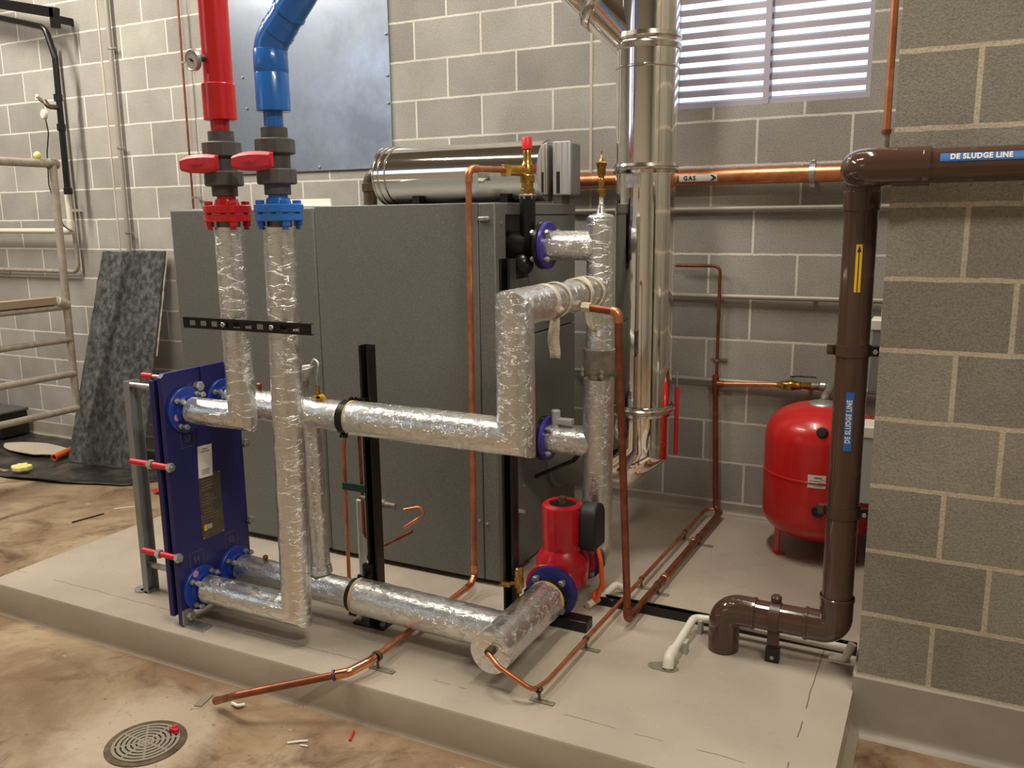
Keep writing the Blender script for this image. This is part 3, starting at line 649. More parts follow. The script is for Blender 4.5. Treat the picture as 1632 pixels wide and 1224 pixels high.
# control box
t = thing('control_box', 'ribbed grey plastic control box standing on the boiler corner', 'box', (-1.76, -.86, BZ1))
bxx, bxy = -1.70, -.86
cbx = (bxx - .0, bxy)
MB().box((-1.74, -.71, BZ1), (-1.695, -.61, BZ1 + .045)).build('bracket', 'boiler_d', t)
MB().box((-1.738, -.70, BZ1 + .04), (-1.648, -.585, BZ1 + .285)).build('housing', 'mid_grey', t, bevel=.008)
MB().box((-1.738, -.72, BZ1 + .04), (-1.648, -.701, BZ1 + .29)).build('lid', 'light_grey', t, bevel=.006)
for x in (-1.722, -1.693, -1.664): MB().box((x - .003, -.726, BZ1 + .045), (x + .003, -.719, BZ1 + .285)).build('rib', 'light_grey', t)
MB().box((-1.716, -.723, BZ1 + .05), (-1.700, -.719, BZ1 + .15)).build('window_strip', 'ink', t)

# ================================================================== FLUE
FX, FY, FR = -1.275, -.72, .137
t = thing('exhaust_flue', 'tall polished stainless steel flue rising beside the boiler', 'flue', (FX, FY, PT)); flue = t
HZ = .60
MB().tube([(FX, FY, .87), (FX, FY, 2.5)], FR, n=64).build('flue_section', 'steel', t)
MB().tube([(FX, FY, 2.5), (FX, FY, 5.19)], FR, n=64).build('flue_section', 'steel', t)
MB().tube([(FX, FY, .87), (FX, FY, HZ + .09), (FX - .09, FY, HZ), (FX - .24, FY, HZ)], FR - .004, n=56).build('elbow', 'steel', t, smooth=22)
MB().lathe((BX1, FY - .02, HZ), (1, 0, 0), [(0, .165), (.012, .165), (.014, .150), (.19, .150), (.20, .14)], 48).build('inlet_duct', 'duct_grey', t, label='grey duct joining boiler and flue')
def band(c, d, r, w_=.05):
    d = V(d).normalized(); c = V(c)
    MB().lathe(c - d * w_ / 2, d, [(0, r), (.002, r + .008), (w_ * .3, r + .012), (w_ * .42, r + .005), (w_ * .58, r + .005), (w_ * .7, r + .012), (w_ - .002, r + .008), (w_, r)], 56, caps=False).build('locking_band', 'steel_b', flue)
band((FX, FY, 2.515), (0, 0, 1), FR, .07); band((FX, FY, 1.975), (0, 0, 1), FR, .045); band((FX, FY, .87), (0, 0, 1), FR + .004, .05); MB().lathe((FX, FY, .862), (0, 0, 1), [(0, FR + .004), (.0, FR + .014), (.006, FR + .020), (.016, FR + .020), (.022, FR + .014), (.022, FR + .004)], 56, caps=False).build('locking_ring', 'steel_b', t)
MB().lathe((FX, FY, 2.40), (0, 0, 1), [(0, FR), (.003, FR + .004), (.01, FR + .004), (.013, FR)], 56, caps=False).build('rolled_ring', 'steel_b', flue)
MB().arc_strip((FX, FY, 1.92), (0, 0, 1), (-.1, -1, 0), FR, .28, -.03, .03).build('label', 'zinc', flue)
# 45 degree branch going up-left
bd_ = V((-.80, 0, .80)).normalized(); b0 = V((FX, FY, 2.50)) 
MB().tube([b0, b0 + bd_ * .95], FR - .012, n=56).build('branch', 'steel', flue)
band(b0 + bd_ * .285, bd_, FR - .012, .06); band(b0 + bd_ * .55, bd_, FR - .012, .05)
MB().lathe(b0 + V((0, 0, .32)), (0, 0, 1), [(0, FR), (.004, FR + .007), (.03, FR + .007), (.034, FR)], 56, caps=False).build('rolled_ring', 'steel_b', flue)
band((FX, FY, 2.76), (0, 0, 1), FR, .05)
t = thing('red_strap', 'red plastic strap hanging from the lowest band of the flue', 'strap', (-1.14, -.64, .62))
MB().tube([(-1.138, -.61, .96), (-1.136, -.615, .90), (-1.134, -.62, .63)], .0105, bend=.02, n=12).build('strap', 'red', t)
MB().tube([(-1.138, -.61, .955), (-1.138, -.61, .99), (-1.14, -.60, 1.03)], .003, n=8).build('string', 'zinc', t)

# ================================================================== INSULATED PIPES
PY1, PY2, ZU, ZL = -2.19, -1.992, 1.035, .285
def cshape(mb, *a, **k): mb.tube(*a, **k); return mb
t = thing('insulated_pipe', 'foil wrapped pipe from the red flange down to the top of blue heat exchanger', 'pipe', (-2.38, PY1, ZU))
MB().tube([(-2.635, PY1, ZU), (-2.375, PY1, ZU), (-2.375, PY1, 1.745)], .0535, n=36, jit=.0011, step=.013, seed=1).build('lagging', 'foil_v', t)
MB().cyl((-2.378, PY1, 1.73), (-2.378, PY1, 1.765), .043, n=20).build('pipe_end', 'iron', t)
t = thing('insulated_pipe', 'long foil wrapped pipe from the blue flange to the bottom of blue heat exchanger', 'pipe', (-2.16, PY1, ZL))
MB().tube([(-2.63, PY1, ZL), (-2.168, PY1, ZL), (-2.137, PY1, 1.745)], .0575, n=36, jit=.0011, step=.013, seed=5).build('lagging', 'foil_v', t)
MB().cyl((-2.137, PY1, 1.73), (-2.137, PY1, 1.765), .043, n=20).build('pipe_end', 'iron', t)
# upper pipe HX -> elbow -> riser -> back to column
RXX = -1.31
t = thing('insulated_pipe', 'upper foil wrapped pipe stepping up and back to the vertical header', 'pipe', (-1.6, PY2, ZU))
MB().tube([(-2.63, PY2, ZU), (-2.035, PY2, 1.022)], .060, n=36, jit=.0009, step=.015, seed=9).build('lagging', 'foil', t)
MB().tube([(-2.01, PY2, 1.022), (RXX, PY2, 1.018), (RXX, PY2, 1.465), (RXX, -1.775, 1.465)], .0665, n=40, jit=.0009, step=.015, seed=11).build('lagging', 'foil', t)
MB().tube([(RXX, -1.76, 1.465), (RXX, -1.255, 1.465)], .060, n=36, jit=.0011, step=.015, seed=12).build('lagging', 'foil', t)
MB().cyl((-2.024, PY2, 1.022), (-2.005, PY2, 1.022), .0665, n=36).build('lagging_edge', 'tan', t, label='bare tan edge of the insulation')
MB().cyl((RXX, -1.777, 1.465), (RXX, -1.757, 1.465), .0665, n=36).build('lagging_edge', 'tan', t, label='bare tan edge of the insulation')
# lower pipe
t = thing('insulated_pipe', 'lower foil wrapped pipe running to the horizontal foil cylinder', 'pipe', (-1.8, PY2, ZL))
MB().tube([(-2.63, PY2, .30), (-2.035, PY2, .293)], .059, n=36, jit=.0011, step=.015, seed=21).build('lagging', 'foil', t)
MB().tube([(-2.01, PY2, .291), (-1.36, PY2 - .01, .283)], .072, n=40, jit=.0011, step=.015, seed=22).build('lagging', 'foil', t)
MB().cyl((-2.024, PY2, .291), (-2.005, PY2, .291), .072, n=36).build('lagging_edge', 'tan', t, label='bare tan edge of the insulation')
t = thing('insulated_cylinder', 'short fat foil wrapped cylinder in front of the red pump', 'pipe', (-1.335, -1.9, PT))
MB().tube([(-1.335, -2.165, .285), (-1.335, -1.705, .285)], .077, n=44, jit=.0013, step=.014, seed=31).build('lagging', 'foil', t)
MB().cyl((-1.335, -1.712, .285), (-1.335, -1.694, .285), .0775, n=36).build('lagging_edge', 'tan', t, label='bare tan edge of the insulation')
MB().cyl((-1.335, -1.70, .285), (-1.335, -1.62, .285), .05, n=28).build('bare_pipe', 'zinc', t)
MB().cyl((-1.325, -2.155, .30), (-1.325, -2.195, .30), .017, n=14, bev=.002).build('drain_plug', 'bronze', t)
# bypass vertical
t = thing('bypass_pipe', 'grey foil wrapped vertical pipe joining upper and lower insulated pipes', 'pipe', (-2.215, PY2, .35))
MB().tube([(-2.215, PY2 + .01, .34), (-2.222, PY2 + .01, .98)], .040, n=30, jit=.0012, step=.014, seed=41).build('lagging', 'foil_s', t)
MB().lathe((-2.215, PY2 + .01, .355), (0, 0, 1), [(0, .048), (.02, .046), (.035, .041)], 24, caps=False).build('collar', 'foil', t)
# header column
t = thing('header_column', 'vertical foil wrapped header pipe between boiler and flue', 'pipe', (-1.31, NY, PT)); hdr = t
CX = -1.305
MB().tube([(CX, NY, 1.21), (CX, NY, 1.765)], .0595, n=36, jit=.0011, step=.015, seed=51).build('lagging', 'foil_v', t)
MB().tube([(CX - .012, NY, .40), (CX - .005, NY, 1.09)], .0655, n=36, jit=.0012, step=.015, seed=52).build('lagging', 'foil_s', t)
MB().tube([(CX - .02, NY, 1.648), (-1.54, NY, 1.648)], .062, n=32, jit=.0013, step=.013, seed=53).build('lagging', 'foil', t, label='crumpled foil on the upper branch')
MB().tube([(CX - .02, NY, .803), (-1.54, NY, .803)], .0625, n=32, jit=.0009, step=.013, seed=54).build('lagging', 'foil', t)
MB().lathe((CX - .003, NY, 1.09), (0, 0, 1), [(-.035, .060), (-.02, .045), (.0, .045), (.02, .055), (.028, .064), (.11, .066), (.118, .070), (.128, .070), (.132, .05)], 36).build('coupling', 'iron', t, label='grey metal coupling')
bolt_set(t, (CX - .003, NY, 1.115), (0, 0, 1), .072, 4, .5, r=.01, l0=-.01, l1=.02)
MB().tube([(CX - .012, NY, .40), (CX - .012, NY, .30), (CX - .012, NY - .05, .30)], .065, bend=.06, n=28).build('elbow', 'foil_s', t)
MB().lathe((CX, NY, 1.76), (0, 0, 1), [(0, .058), (.012, .05), (.02, .02), (.06, .010), (.10, .009)], 20).build('top_cap', 'foil_v', t)
MB().cyl((CX - .045, NY - .0, .50), (CX - .045, NY - .0, .502), .02).build('tape', 'tan', t)
t = thing('air_vent', 'small brass air vent on top of the vertical header', 'valve', (CX, NY, 1.85))
MB().lathe((CX, NY, 1.845), (0, 0, 1), [(0, .011), (.01, .016), (.03, .016), (.032, .011), (.05, .012), (.07, .012), (.075, .010), (.09, .017), (.12, .018), (.125, .022), (.135, .022), (.14, .012), (.15, .008), (.155, .004), (.18, .004)], 18).build('vent_body', 'brass', t)
# cloth straps round the upper return pipe
def strap(t, y, z, x, r, wdt, th=.004, mt='cloth', name='strap', tilt=0):
    m_ = MB(); n = 40; R = []
    for k in range(n):
        a = 2 * math.pi * k / n; rad_ = r + .002 * noise.noise(V((k * .6, y * 9, 0)))
        off = tilt * math.cos(a)
        pts_ = [(x + math.cos(a) * q, y + off + s_ * wdt / 2, z + math.sin(a) * q) for q, s_ in ((rad_, -1), (rad_, 1), (rad_ + th, 1), (rad_ + th, -1))]
        R.append(m_.ring(pts_))
    for k in range(n): m_.bridge(R[k], R[(k + 1) % n])
    return m_.build(name, mt, t)
t = thing('cloth_tie', 'off-white cloth tie wound round the pipe joint at the header', 'cloth', (RXX, -1.36, 1.40))
strap(t, -1.46, 1.465, RXX, .064, .02, tilt=.012); strap(t, -1.40, 1.465, RXX, .064, .022, tilt=-.045); strap(t, -1.37, 1.465, RXX, .066, .02, tilt=.05)
m_ = MB()
for i in range(9):
    for j in range(7):
        m_.v.append(V((RXX + .045 + .022 * math.sin(i * .9) * .5 + .012 * noise.noise(V((i * .7, j * .9, 1))), -1.44 + .03 * j / 2 * .9 + .01 * noise.noise(V((i, j, 4))), 1.51 - .022 * i - .004 * j)))
for i in range(8):
    for j in range(6): a = i * 7 + j; m_.f.append((a, a + 7, a + 8, a + 1))
ob = m_.build('bunched_cloth', 'cloth', t); md = ob.modifiers.new('thick', 'SOLIDIFY'); md.thickness = .006
t = thing('hanging_tape', 'pale strip of cloth tape hanging under the upper return pipe', 'tape', (RXX + .02, -1.62, 1.3))
strap(t, -1.665, 1.465, RXX, .0635, .016, tilt=.01)
m_ = MB()
for i in range(10):
    for j in range(3): m_.v.append(V((RXX - .012 + .021 * j + .003 * math.sin(i * .9) - .001 * i, -1.675 - .012 * math.sin(i * .5 + j * .6), 1.405 - .0175 * i)))
for i in range(9):
    for j in range(2): a = i * 3 + j; m_.f.append((a, a + 3, a + 4, a + 1))
ob = m_.build('loose_end', 'cloth', t); md = ob.modifiers.new('thick', 'SOLIDIFY'); md.thickness = .003
# pipe clamps: black band
def clamp(lab, c, axis, r, post_dir):
    t = thing('pipe_clamp', lab, 'clamp', c); c = V(c); d = V(axis).normalized()
    MB().pipe_wall(c - d * .016, c + d * .016, r + .007, r, 36).build('band', 'black', t)
    pd = V(post_dir).normalized(); side = d.cross(pd)
    for s_ in (1, -1):
        q = c + side * s_ * 0 + pd * s_ * (r + .014)
        MB().cyl(q - d * .014, q + d * .014, .008, n=10).cyl(q - side * .012, q + side * .012, .005, n=8).build('lug', 'black', t)
    return t
clamp('black clamp round the upper insulated pipe at the short post', (-2.03, PY2, 1.022), (1, 0, 0), .0605, (0, .5, 1))
clamp('black clamp round the lower insulated pipe above the post base', (-2.03, PY2, .292), (1, 0, 0), .060, (0, .5, 1))
clamp('black clamp between foil cylinder and pump flange', (-1.335, -1.676, .285), (0, 1, 0), .066, (-1, 0, .2))
c_ = clamp('pale clamp round the upper return pipe at the taller post', (RXX, -1.765, 1.465), (0, 1, 0), .0605, (-1, 0, .35))
for ch in c_.children: ch.data.materials[0] = MT['cloth']
# black posts
def channel_post(lab, x, y, z0, z1, s=.041):
    t = thing('support_post', lab, 'post', (x, y, z0))
    w_ = .004; h = s / 2
    prof = [(-h, -h), (h, -h), (h, h), (h - .010, h), (h - .010, h - w_), (h - w_, h - w_), (h - w_, -h + w_), (-h + w_, -h + w_), (-h + w_, h - w_), (-h + .010, h - w_), (-h + .010, h), (-h, h)]
    MB().prism([(x + a, y - b_, z0 + .006) for a, b_ in prof], (0, 0, z1 - z0 - .006)).build('channel', 'black', t, smooth=0)
    MB().box((x - .075, y - .075, z0), (x + .075, y + .06, z0 + .007)).build('base_plate', 'black', t)
    for dx in (-.055, .055): MB().hexp((x + dx, y - .05, z0 + .006), (x + dx, y - .05, z0 + .018), .011).build('bolt', 'zinc', t)
    MB().box((x - h - .003, y - h - .004, z0 + .006), (x - h, y - h + .03, z0 + .07)).build('angle', 'black', t)
    return t
t = channel_post('shorter black channel post beside the clamped insulated pipes', -2.0, -1.895, PT, 1.290, .046)
MB().box((-2.045, -1.935, 1.06), (-1.99, -1.915, 1.085)).box((-2.04, -1.935, .33), (-1.995, -1.915, .40)).build('bracket', 'black', t)
t = channel_post('taller black channel post behind the stepped foil pipe', -1.452, -1.765, PT, 1.62, .046)
MB().box((-1.43, -1.78, 1.45), (-1.375, -1.75, 1.48)).box((-1.43, -1.70, .28), (-1.40, -1.67, .31)).build('bracket', 'black', t)
# slotted strut bar
t = thing('slotted_bar', 'black slotted steel bar clamped across the two vertical foil pipes', 'bar', (-2.25, -2.12, 1.38))
zb = 1.395; yb = PY1 - .068; m_ = MB(); bx0, bx1 = -2.572, -1.965
hz = .0205
xs = [bx0]; slots = []
x = bx0 + .03
while x < bx1 - .05: slots.append((x, x + .032)); x += .055
cur = bx0
for a, b_ in slots:
    m_.box((cur, yb - .002, zb - .0105), (a, yb + .002, zb + .0105)); cur = b_
m_.box((cur, yb - .002, zb - .0105), (bx1, yb + .002, zb + .0105))
m_.box((bx0, yb - .002, zb + .0095), (bx1, yb + .002, zb + hz)); m_.box((bx0, yb - .002, zb - hz), (bx1, yb + .002, zb - .0095))
m_.box((bx0, yb + .002, zb + hz - .003), (bx1, yb + .014, zb + hz)); m_.box((bx0, yb + .002, zb - hz), (bx1, yb + .014, zb - hz + .003))
m_.build('channel', 'black', t, smooth=0)
for x in (-2.376, -2.146):
    MB().pipe_wall((x, PY1, zb - .010), (x, PY1, zb + .010), .060, .056, 30).build('strap', 'black', t)
    MB().hexp((x + .01, yb - .003, zb), (x + .01, yb - .012, zb), .010).build('bolt', 'zinc', t)

# ================================================================== HEAT EXCHANGER
HX = -2.68; hy0, hy1 = -2.292, -1.895
t = thing('plate_heat_exchanger', 'navy blue plate heat exchanger standing near the plinth edge', 'heat exchanger', (-2.72, -2.09, PT)); hx = t
m_ = MB(); ch = .02
def plate_poly(x, y0, y1, z0, z1, c=.015):
    return [(x, y0 + c, z1), (x, y1 - c, z1), (x, y1, z1 - c), (x, y1, z0 + .0), (x, y1 - .045, z0), (x, y1 - .045, z0 + .045), (x, y0 + .045, z0 + .045), (x, y0 + .045, z0), (x, y0, z0), (x, y0, z1 - c)]
m_.prism(plate_poly(HX - .022, hy0, hy1, PT + .006, 1.192), (.022, 0, 0)); m_.build('frame_plate', 'navy', t, smooth=0)
MB().prism([(HX - .048, y, z) for y, z in ((hy0 + .02, .19), (hy1 - .02, .19), (hy1 - .02, 1.135), (hy0 + .02, 1.135))], (.026, 0, 0)).build('plate_pack', 'black', t, smooth=0)
MB().prism([(HX - .072, y, z) for y, z in ((hy0, .185), (hy1, .185), (hy1, 1.165), (hy0, 1.165))], (.024, 0, 0)).build('pressure_plate', 'navy', t, bevel=.004)
MB().prism([(HX - .0005, y, z) for y, z in ((-2.10, 1.192), (-2.085, 1.192), (-2.085, 1.10), (-2.10, 1.10))], (.006, 0, 0)).build('stiffener', 'navy', t)
# support column + bars
m_ = MB(); cx_ = -3.10
m_.box((cx_ - .004, -2.125, PT), (cx_ + .0, -2.065, 1.105)); m_.box((cx_, -2.125, PT), (cx_ + .028, -2.121, 1.105)); m_.box((cx_, -2.069, PT), (cx_ + .028, -2.065, 1.105)); m_.build('support_column', 'column', t, smooth=0)
MB().lathe((cx_ - .03, -2.1, PT), (0, 0, 1), [(0, .04), (.008, .04)], 24).box((cx_ - .03, -2.125, PT), (cx_ + .02, -2.065, PT + .008)).build('column_foot', 'zinc', t, smooth=30)
MB().cyl((cx_, -2.095, 1.085), (HX - .01, -2.095, 1.085), .0135, n=16).build('carrying_bar', 'zinc', t)
MB().cyl((cx_, -2.095, .275), (HX - .01, -2.095, .275), .0135, n=16).build('guide_bar', 'zinc', t)
MB().lathe((cx_ - .004, -2.095, .275), (-1, 0, 0), [(0, .02), (.01, .018)], 6).build('bolt', 'zinc', t)
def tie(y, z, x0):
    m_ = MB(); m_.cyl((x0, y, z), (HX + .03, y, z), .0075, n=12)
    b_ = m_.build('tie_bolt', 'zinc', t)
    MB().cyl((x0, y, z), (HX - .105, y, z), .0125, n=14, bev=.002).cyl((HX - .08, y, z), (HX + .004, y, z), .0120, n=14).build('sleeve', 'red_m', b_, label='red protective sleeve')
    MB().hexp((HX - .105, y, z), (HX - .082, y, z), .019).build('nut', 'zinc', b_); MB().hexp((HX + .004, y, z), (HX + .024, y, z), .019).build('nut', 'zinc', b_)
tie(hy0 - .006, .826, -2.885); tie(hy0 - .006, .452, -2.865)
tie(hy1 + .006, .826, -2.885); tie(hy1 + .006, .478, -2.865)
m_ = MB().cyl((-2.80, -2.275, 1.178), (-2.745, -2.275, 1.178), .0125, n=14, bev=.002).build('rod_sleeve', 'red_m', t, label='red protective sleeve')
MB().cyl((-2.745, -2.275, 1.178), (-2.70, -2.275, 1.178), .008, n=12).build('rod', 'zinc', t)
MB().hexp((HX, -2.124, 1.118), (HX + .028, -2.124, 1.118), .021).build('top_nut', 'zinc', t)
for y in (hy0 + .0, hy1 - .05):
    MB().box((HX, y, PT), (HX + .105, y + .055, PT + .008)).box((HX, y, PT), (HX + .006, y + .055, PT + .07)).build('foot', 'zinc', t, label='zinc plated angle foot')
    MB().hexp((HX + .006, y + .028, PT + .045), (HX + .03, y + .028, PT + .045), .019).build('foot_bolt', 'zinc', t)
# port flanges
for (y, z, st, zi) in ((PY1, ZU, 0, 0), (PY2, ZU, 0, 0), (PY1, ZL, 1, 1), (PY2, .30, 0, 1)):
    yc = y - .0 if y == PY1 else y + .012
    MB().lathe((HX, y, z), (1, 0, 0), [(0, .091), (.012, .091), (.015, .088), (.016, .06), (.03, .055)], 40).build('port_flange', 'royal', t, label='lighter blue port flange')
    bolt_set(t, (HX + .016, y, z), (1, 0, 0), .073, 4, math.pi / 4 + .1, r=.0115, l0=.0, l1=.045, head=.013, nm='stud')
for (y, z) in ((PY1 - .055, ZU - .02), (PY1 - .03, ZL + .07)):
    MB().lathe((HX + .0155, y, z), (1, 0, 0), [(0, .0145), (.001, .0145)], 16).build('sticker', 'pink', t, label='round pink sticker')
# nameplate, sticker (code left out), small boxes with port numbers
m_ = MB().box((HX, -2.155, .475), (HX + .0015, -2.035, .745)); np_ = m_.build('nameplate', 'plate', t, label='metal nameplate')
for y, z in ((-2.149, .481), (-2.041, .481), (-2.149, .739), (-2.041, .739)): MB().lathe((HX + .0015, y, z), (1, 0, 0), [(0, .004), (.002, .003)], 8).build('rivet', 'zinc', np_)
m_ = MB()
for k in range(14): 
    zz = .72 - k * .0125; 
    if k in (4, 9): continue
    m_.box((HX + .0015, -2.14, zz), (HX + .0018, -2.14 + .045 + .04 * ((k * 37) % 5) / 5, zz + .003))
m_.build('print', 'inkgrey', np_)
MB().box((HX + .0015, -2.143, .51), (HX + .002, -2.127, .535)).build('print_patch', 'yellow', np_); MB().box((HX + .0015, -2.125, .514), (HX + .002, -2.10, .533)).build('print_patch', 'light_grey', np_)
rt = Matrix.Rotation(math.radians(-3), 3, 'X')
m_ = MB().box((HX, -2.147, .735), (HX + .0022, -2.072, .868), rot=rt); stk = m_.build('sticker', 'paper', t, label='white sticker')
m_ = MB()
for zz, l in ((.852, .03), (.842, .045), (.765, .04), (.757, .04), (.749, .04)):
    m_.box((HX + .0024, -2.11 - l / 2, zz), (HX + .0027, -2.11 + l / 2, zz + .0035), rot=rt, piv=(HX, -2.11, .8))
m_.build('print', 'inkgrey', stk)
for (y, z, s_) in ((-2.19, .915, 'S3'), (-2.195, .405, 'S4'), (-2.0, .425, 'S2')):
    m_ = MB(); hw = .034
    for a, b_ in (((y - hw, z - hw), (y + hw, z - hw + .0015)), ((y - hw, z + hw), (y + hw, z + hw + .0015)), ((y - hw, z - hw), (y - hw + .0015, z + hw)), ((y + hw, z - hw), (y + hw + .0015, z + hw))):
        m_.box((HX, a[0], a[1]), (HX + .0008, b_[0], b_[1]))
    text_mb(m_, s_, .034, lambda a, b_: V((HX + .001, y + a, z + b_)))
    m_.build('port_mark', 'inkgrey', t, smooth=0)

# ================================================================== RED AND BLUE PIPES + BALL VALVES
def zpx(y): return 2.091 - (y - 205) * .002181
def flange_pair(name, lab, x, mt, cat='flange'):
    t = thing(name, lab, cat, (x, PY1, 1.765)); z0 = 1.765
    MB().lathe((x, PY1, z0), (0, 0, 1), [(0, .080), (.003, .083), (.024, .083), (.026, .080)], 8 * 5, rot=.0).build('flange', mt, t)
    MB().lathe((x, PY1, z0 + .029), (0, 0, 1), [(0, .081), (.002, .085), (.026, .085), (.029, .081), (.030, .045), (.05, .04), (.052, .0335), (.085, .0335)], 40).build('flange', mt, t)
    u, v, d = frame((0, 0, 1))
    for k in range(4):
        a = math.pi / 4 + math.pi / 2 * k + .25; p = V((x, PY1, 0)) + (u * math.cos(a) + v * math.sin(a)) * .066
        MB().cyl(p + V((0, 0, z0 - .03)), p + V((0, 0, z0 + .065)), .009, n=10).hexp(p + V((0, 0, z0 - .018)), p + V((0, 0, z0)), .0155).hexp(p + V((0, 0, z0 + .058)), p + V((0, 0, z0 + .072)), .0155).build('bolt', mt, t)
    return t
RX_, BX_ = -2.383, -2.135
flange_pair('pipe_flange', 'red bolted flange pair under the left valve', RX_ + .005, 'red')
flange_pair('pipe_flange', 'blue bolted flange pair under the right valve', BX_, 'blue')
def ball_valve(lab, x):
    t = thing('ball_valve', lab, 'valve', (x, PY1, 1.855)); z = 1.855
    MB().lathe((x, PY1, z), (0, 0, 1), [(0, .043), (.002, .0455), (.038, .0455), (.04, .05), (.18, .05), (.182, .0455), (.226, .0455), (.228, .043)], 36).build('valve_body', 'pvc_grey', t)
    for a in (.036, .138):
        u, v, d = frame((0, 0, 1)); R = []
        m_ = MB(); n = 48
        for tt, r_ in ((0, .062), (.004, .067), (.048, .067), (.052, .062)):
            R.append(m_.ring([V((x, PY1, z + a + tt)) + (u * math.cos(2 * math.pi * k / n) + v * math.sin(2 * math.pi * k / n)) * (r_ + (.0015 if k % 3 == 0 else 0)) for k in range(n)]))
        for p, q in zip(R, R[1:]): m_.bridge(p, q)
        m_.cap(R[0], True); m_.cap(R[-1]); m_.build('union_nut', 'pvc_grey', t, smooth=25)
    MB().cyl((x, PY1, z + .112), (x - .02, PY1 - .075, z + .112), .022, n=18).build('stem', 'pvc_grey', t)
    # handle: tapered wing, faces the camera
    hc = V((x - .03, PY1 - .085, z + .112)); ax = V((1, -.1, 0)).normalized(); ay = V((.1, 1, 0)).normalized(); R = []
    m_ = MB()
    for s_, hgt, dep in ((-.098, .017, .006), (-.095, .021, .010), (-.05, .030, .014), (0, .033, .017), (.05, .031, .014), (.093, .026, .010), (.098, .022, .006)):
        c_ = hc + ax * s_ 
        R.append(m_.ring([c_ + V((0, 0, hgt * .62)) - ay * dep, c_ + V((0, 0, hgt)) - ay * dep * .3, c_ + V((0, 0, hgt)) + ay * dep, c_ + V((0, 0, -hgt)) + ay * dep, c_ + V((0, 0, -hgt)) - ay * dep * .3, c_ + V((0, 0, -hgt * .62)) - ay * dep]))
    for p, q in zip(R, R[1:]): m_.bridge(p, q)
    m_.cap(R[0], True); m_.cap(R[-1]); h_ = m_.build('handle', 'red_m', t, smooth=25, label='red lever handle')
    p0 = hc - ay * .017
    MB().box(p0 + V((-.035, -.003, -.004)), p0 + V((.035, .001, .004))).build('grip_bar', 'red_m', h_)
    return t
ball_valve('dark grey ball valve with red handle under the red pipe', RX_)
ball_valve('dark grey ball valve with red handle under the blue pipe', BX_)
t = thing('red_pipe', 'thick red vertical pipe leaving the picture at the top', 'pipe', (RX_, PY1, 2.08))
MB().tube([(RX_, PY1, 2.08), (RX_, PY1, 2.15)], .0335, n=24).build('reducer', 'red', t)
MB().lathe((RX_ + .005, PY1, 2.12), (0, 0, 1), [(0, .055), (.002, .0585), (.122, .0585), (.125, .055)], 36).build('socket', 'red', t)
MB().tube([(RX_ + .008, PY1, 2.2), (RX_ + .008, PY1, 3.6)], .0505, n=40).build('tube', 'red', t)
MB().cyl((-2.383, PY1 - .045, 2.325), (-2.395, PY1 - .075, 2.325), .012, n=12).build('boss', 'bronze', t)
t = thing('dial_thermometer', 'round dial thermometer on the side of the red pipe', 'thermometer', (-2.42, PY1 - .08, 2.32))
gd = V((-.15, -1, -.12)).normalized(); gc = V((-2.405, PY1 - .07, 2.318))
MB().lathe(gc, gd, [(0, .033), (.003, .036), (.018, .036), (.02, .033), (.017, .031)], 32).build('case', 'zinc', t)
MB().lathe(gc + gd * .0165, gd, [(0, .0315), (.0008, .0315)], 32).build('dial_face', 'dialface', t)
u, v, d = frame(gd); MB().box(gc + gd * .018 - V((.012, 0, .002)), gc + gd * .019 + V((.012, 0, .002)), rot=Matrix.Rotation(.5, 3, 'Y')).cyl(gc + gd * .017, gc + gd * .02, .005, n=10).build('pointer', 'ink', t)
# blue pipe
t = thing('blue_pipe', 'thick blue pipe with two angled bends leaving at the top', 'pipe', (BX_, PY1, 2.09))
MB().tube([(BX_, PY1, 2.08), (BX_, PY1, 2.16)], .0335, n=24).build('reducer', 'blue', t)
bx = BX_ + .004
MB().lathe((bx, PY1, 2.135), (0, 0, 1), [(0, .055), (.002, .0585), (.124, .0585), (.126, .0575), (.128, .0585), (.20, .0585), (.203, .056)], 36).build('socket', 'blue', t)
e0 = V((bx, PY1, 2.31)); dd = V((.70, .0, .71)).normalized()
MB().tube([(bx, PY1, 2.20), e0 + V((0, 0, .045)), e0 + V((0, 0, .045)) + dd * .09], .0565, bend=.09, n=36).build('bend', 'blue', t)
e1 = e0 + V((0, 0, .045)) + dd * .05
MB().lathe(e1, dd, [(0, .055), (.001, .059), (.010, .059), (.011, .0545), (.075, .0545), (.076, .059), (.086, .059), (.087, .056)], 36).build('socket', 'blue', t)
MB().tube([e1 + dd * .08, e1 + dd * .19, e1 + dd * .19 + V((0, 0, .1)), e1 + dd * .19 + V((0, 0, 1.0))], .0555, bend=.08, n=36).build('bend', 'blue', t)
MB().lathe(e1 + dd * .19 + V((0, 0, .06)), (0, 0, 1), [(0, .055), (.001, .059), (.010, .059), (.011, .055)], 36).build('ring', 'blue', t)

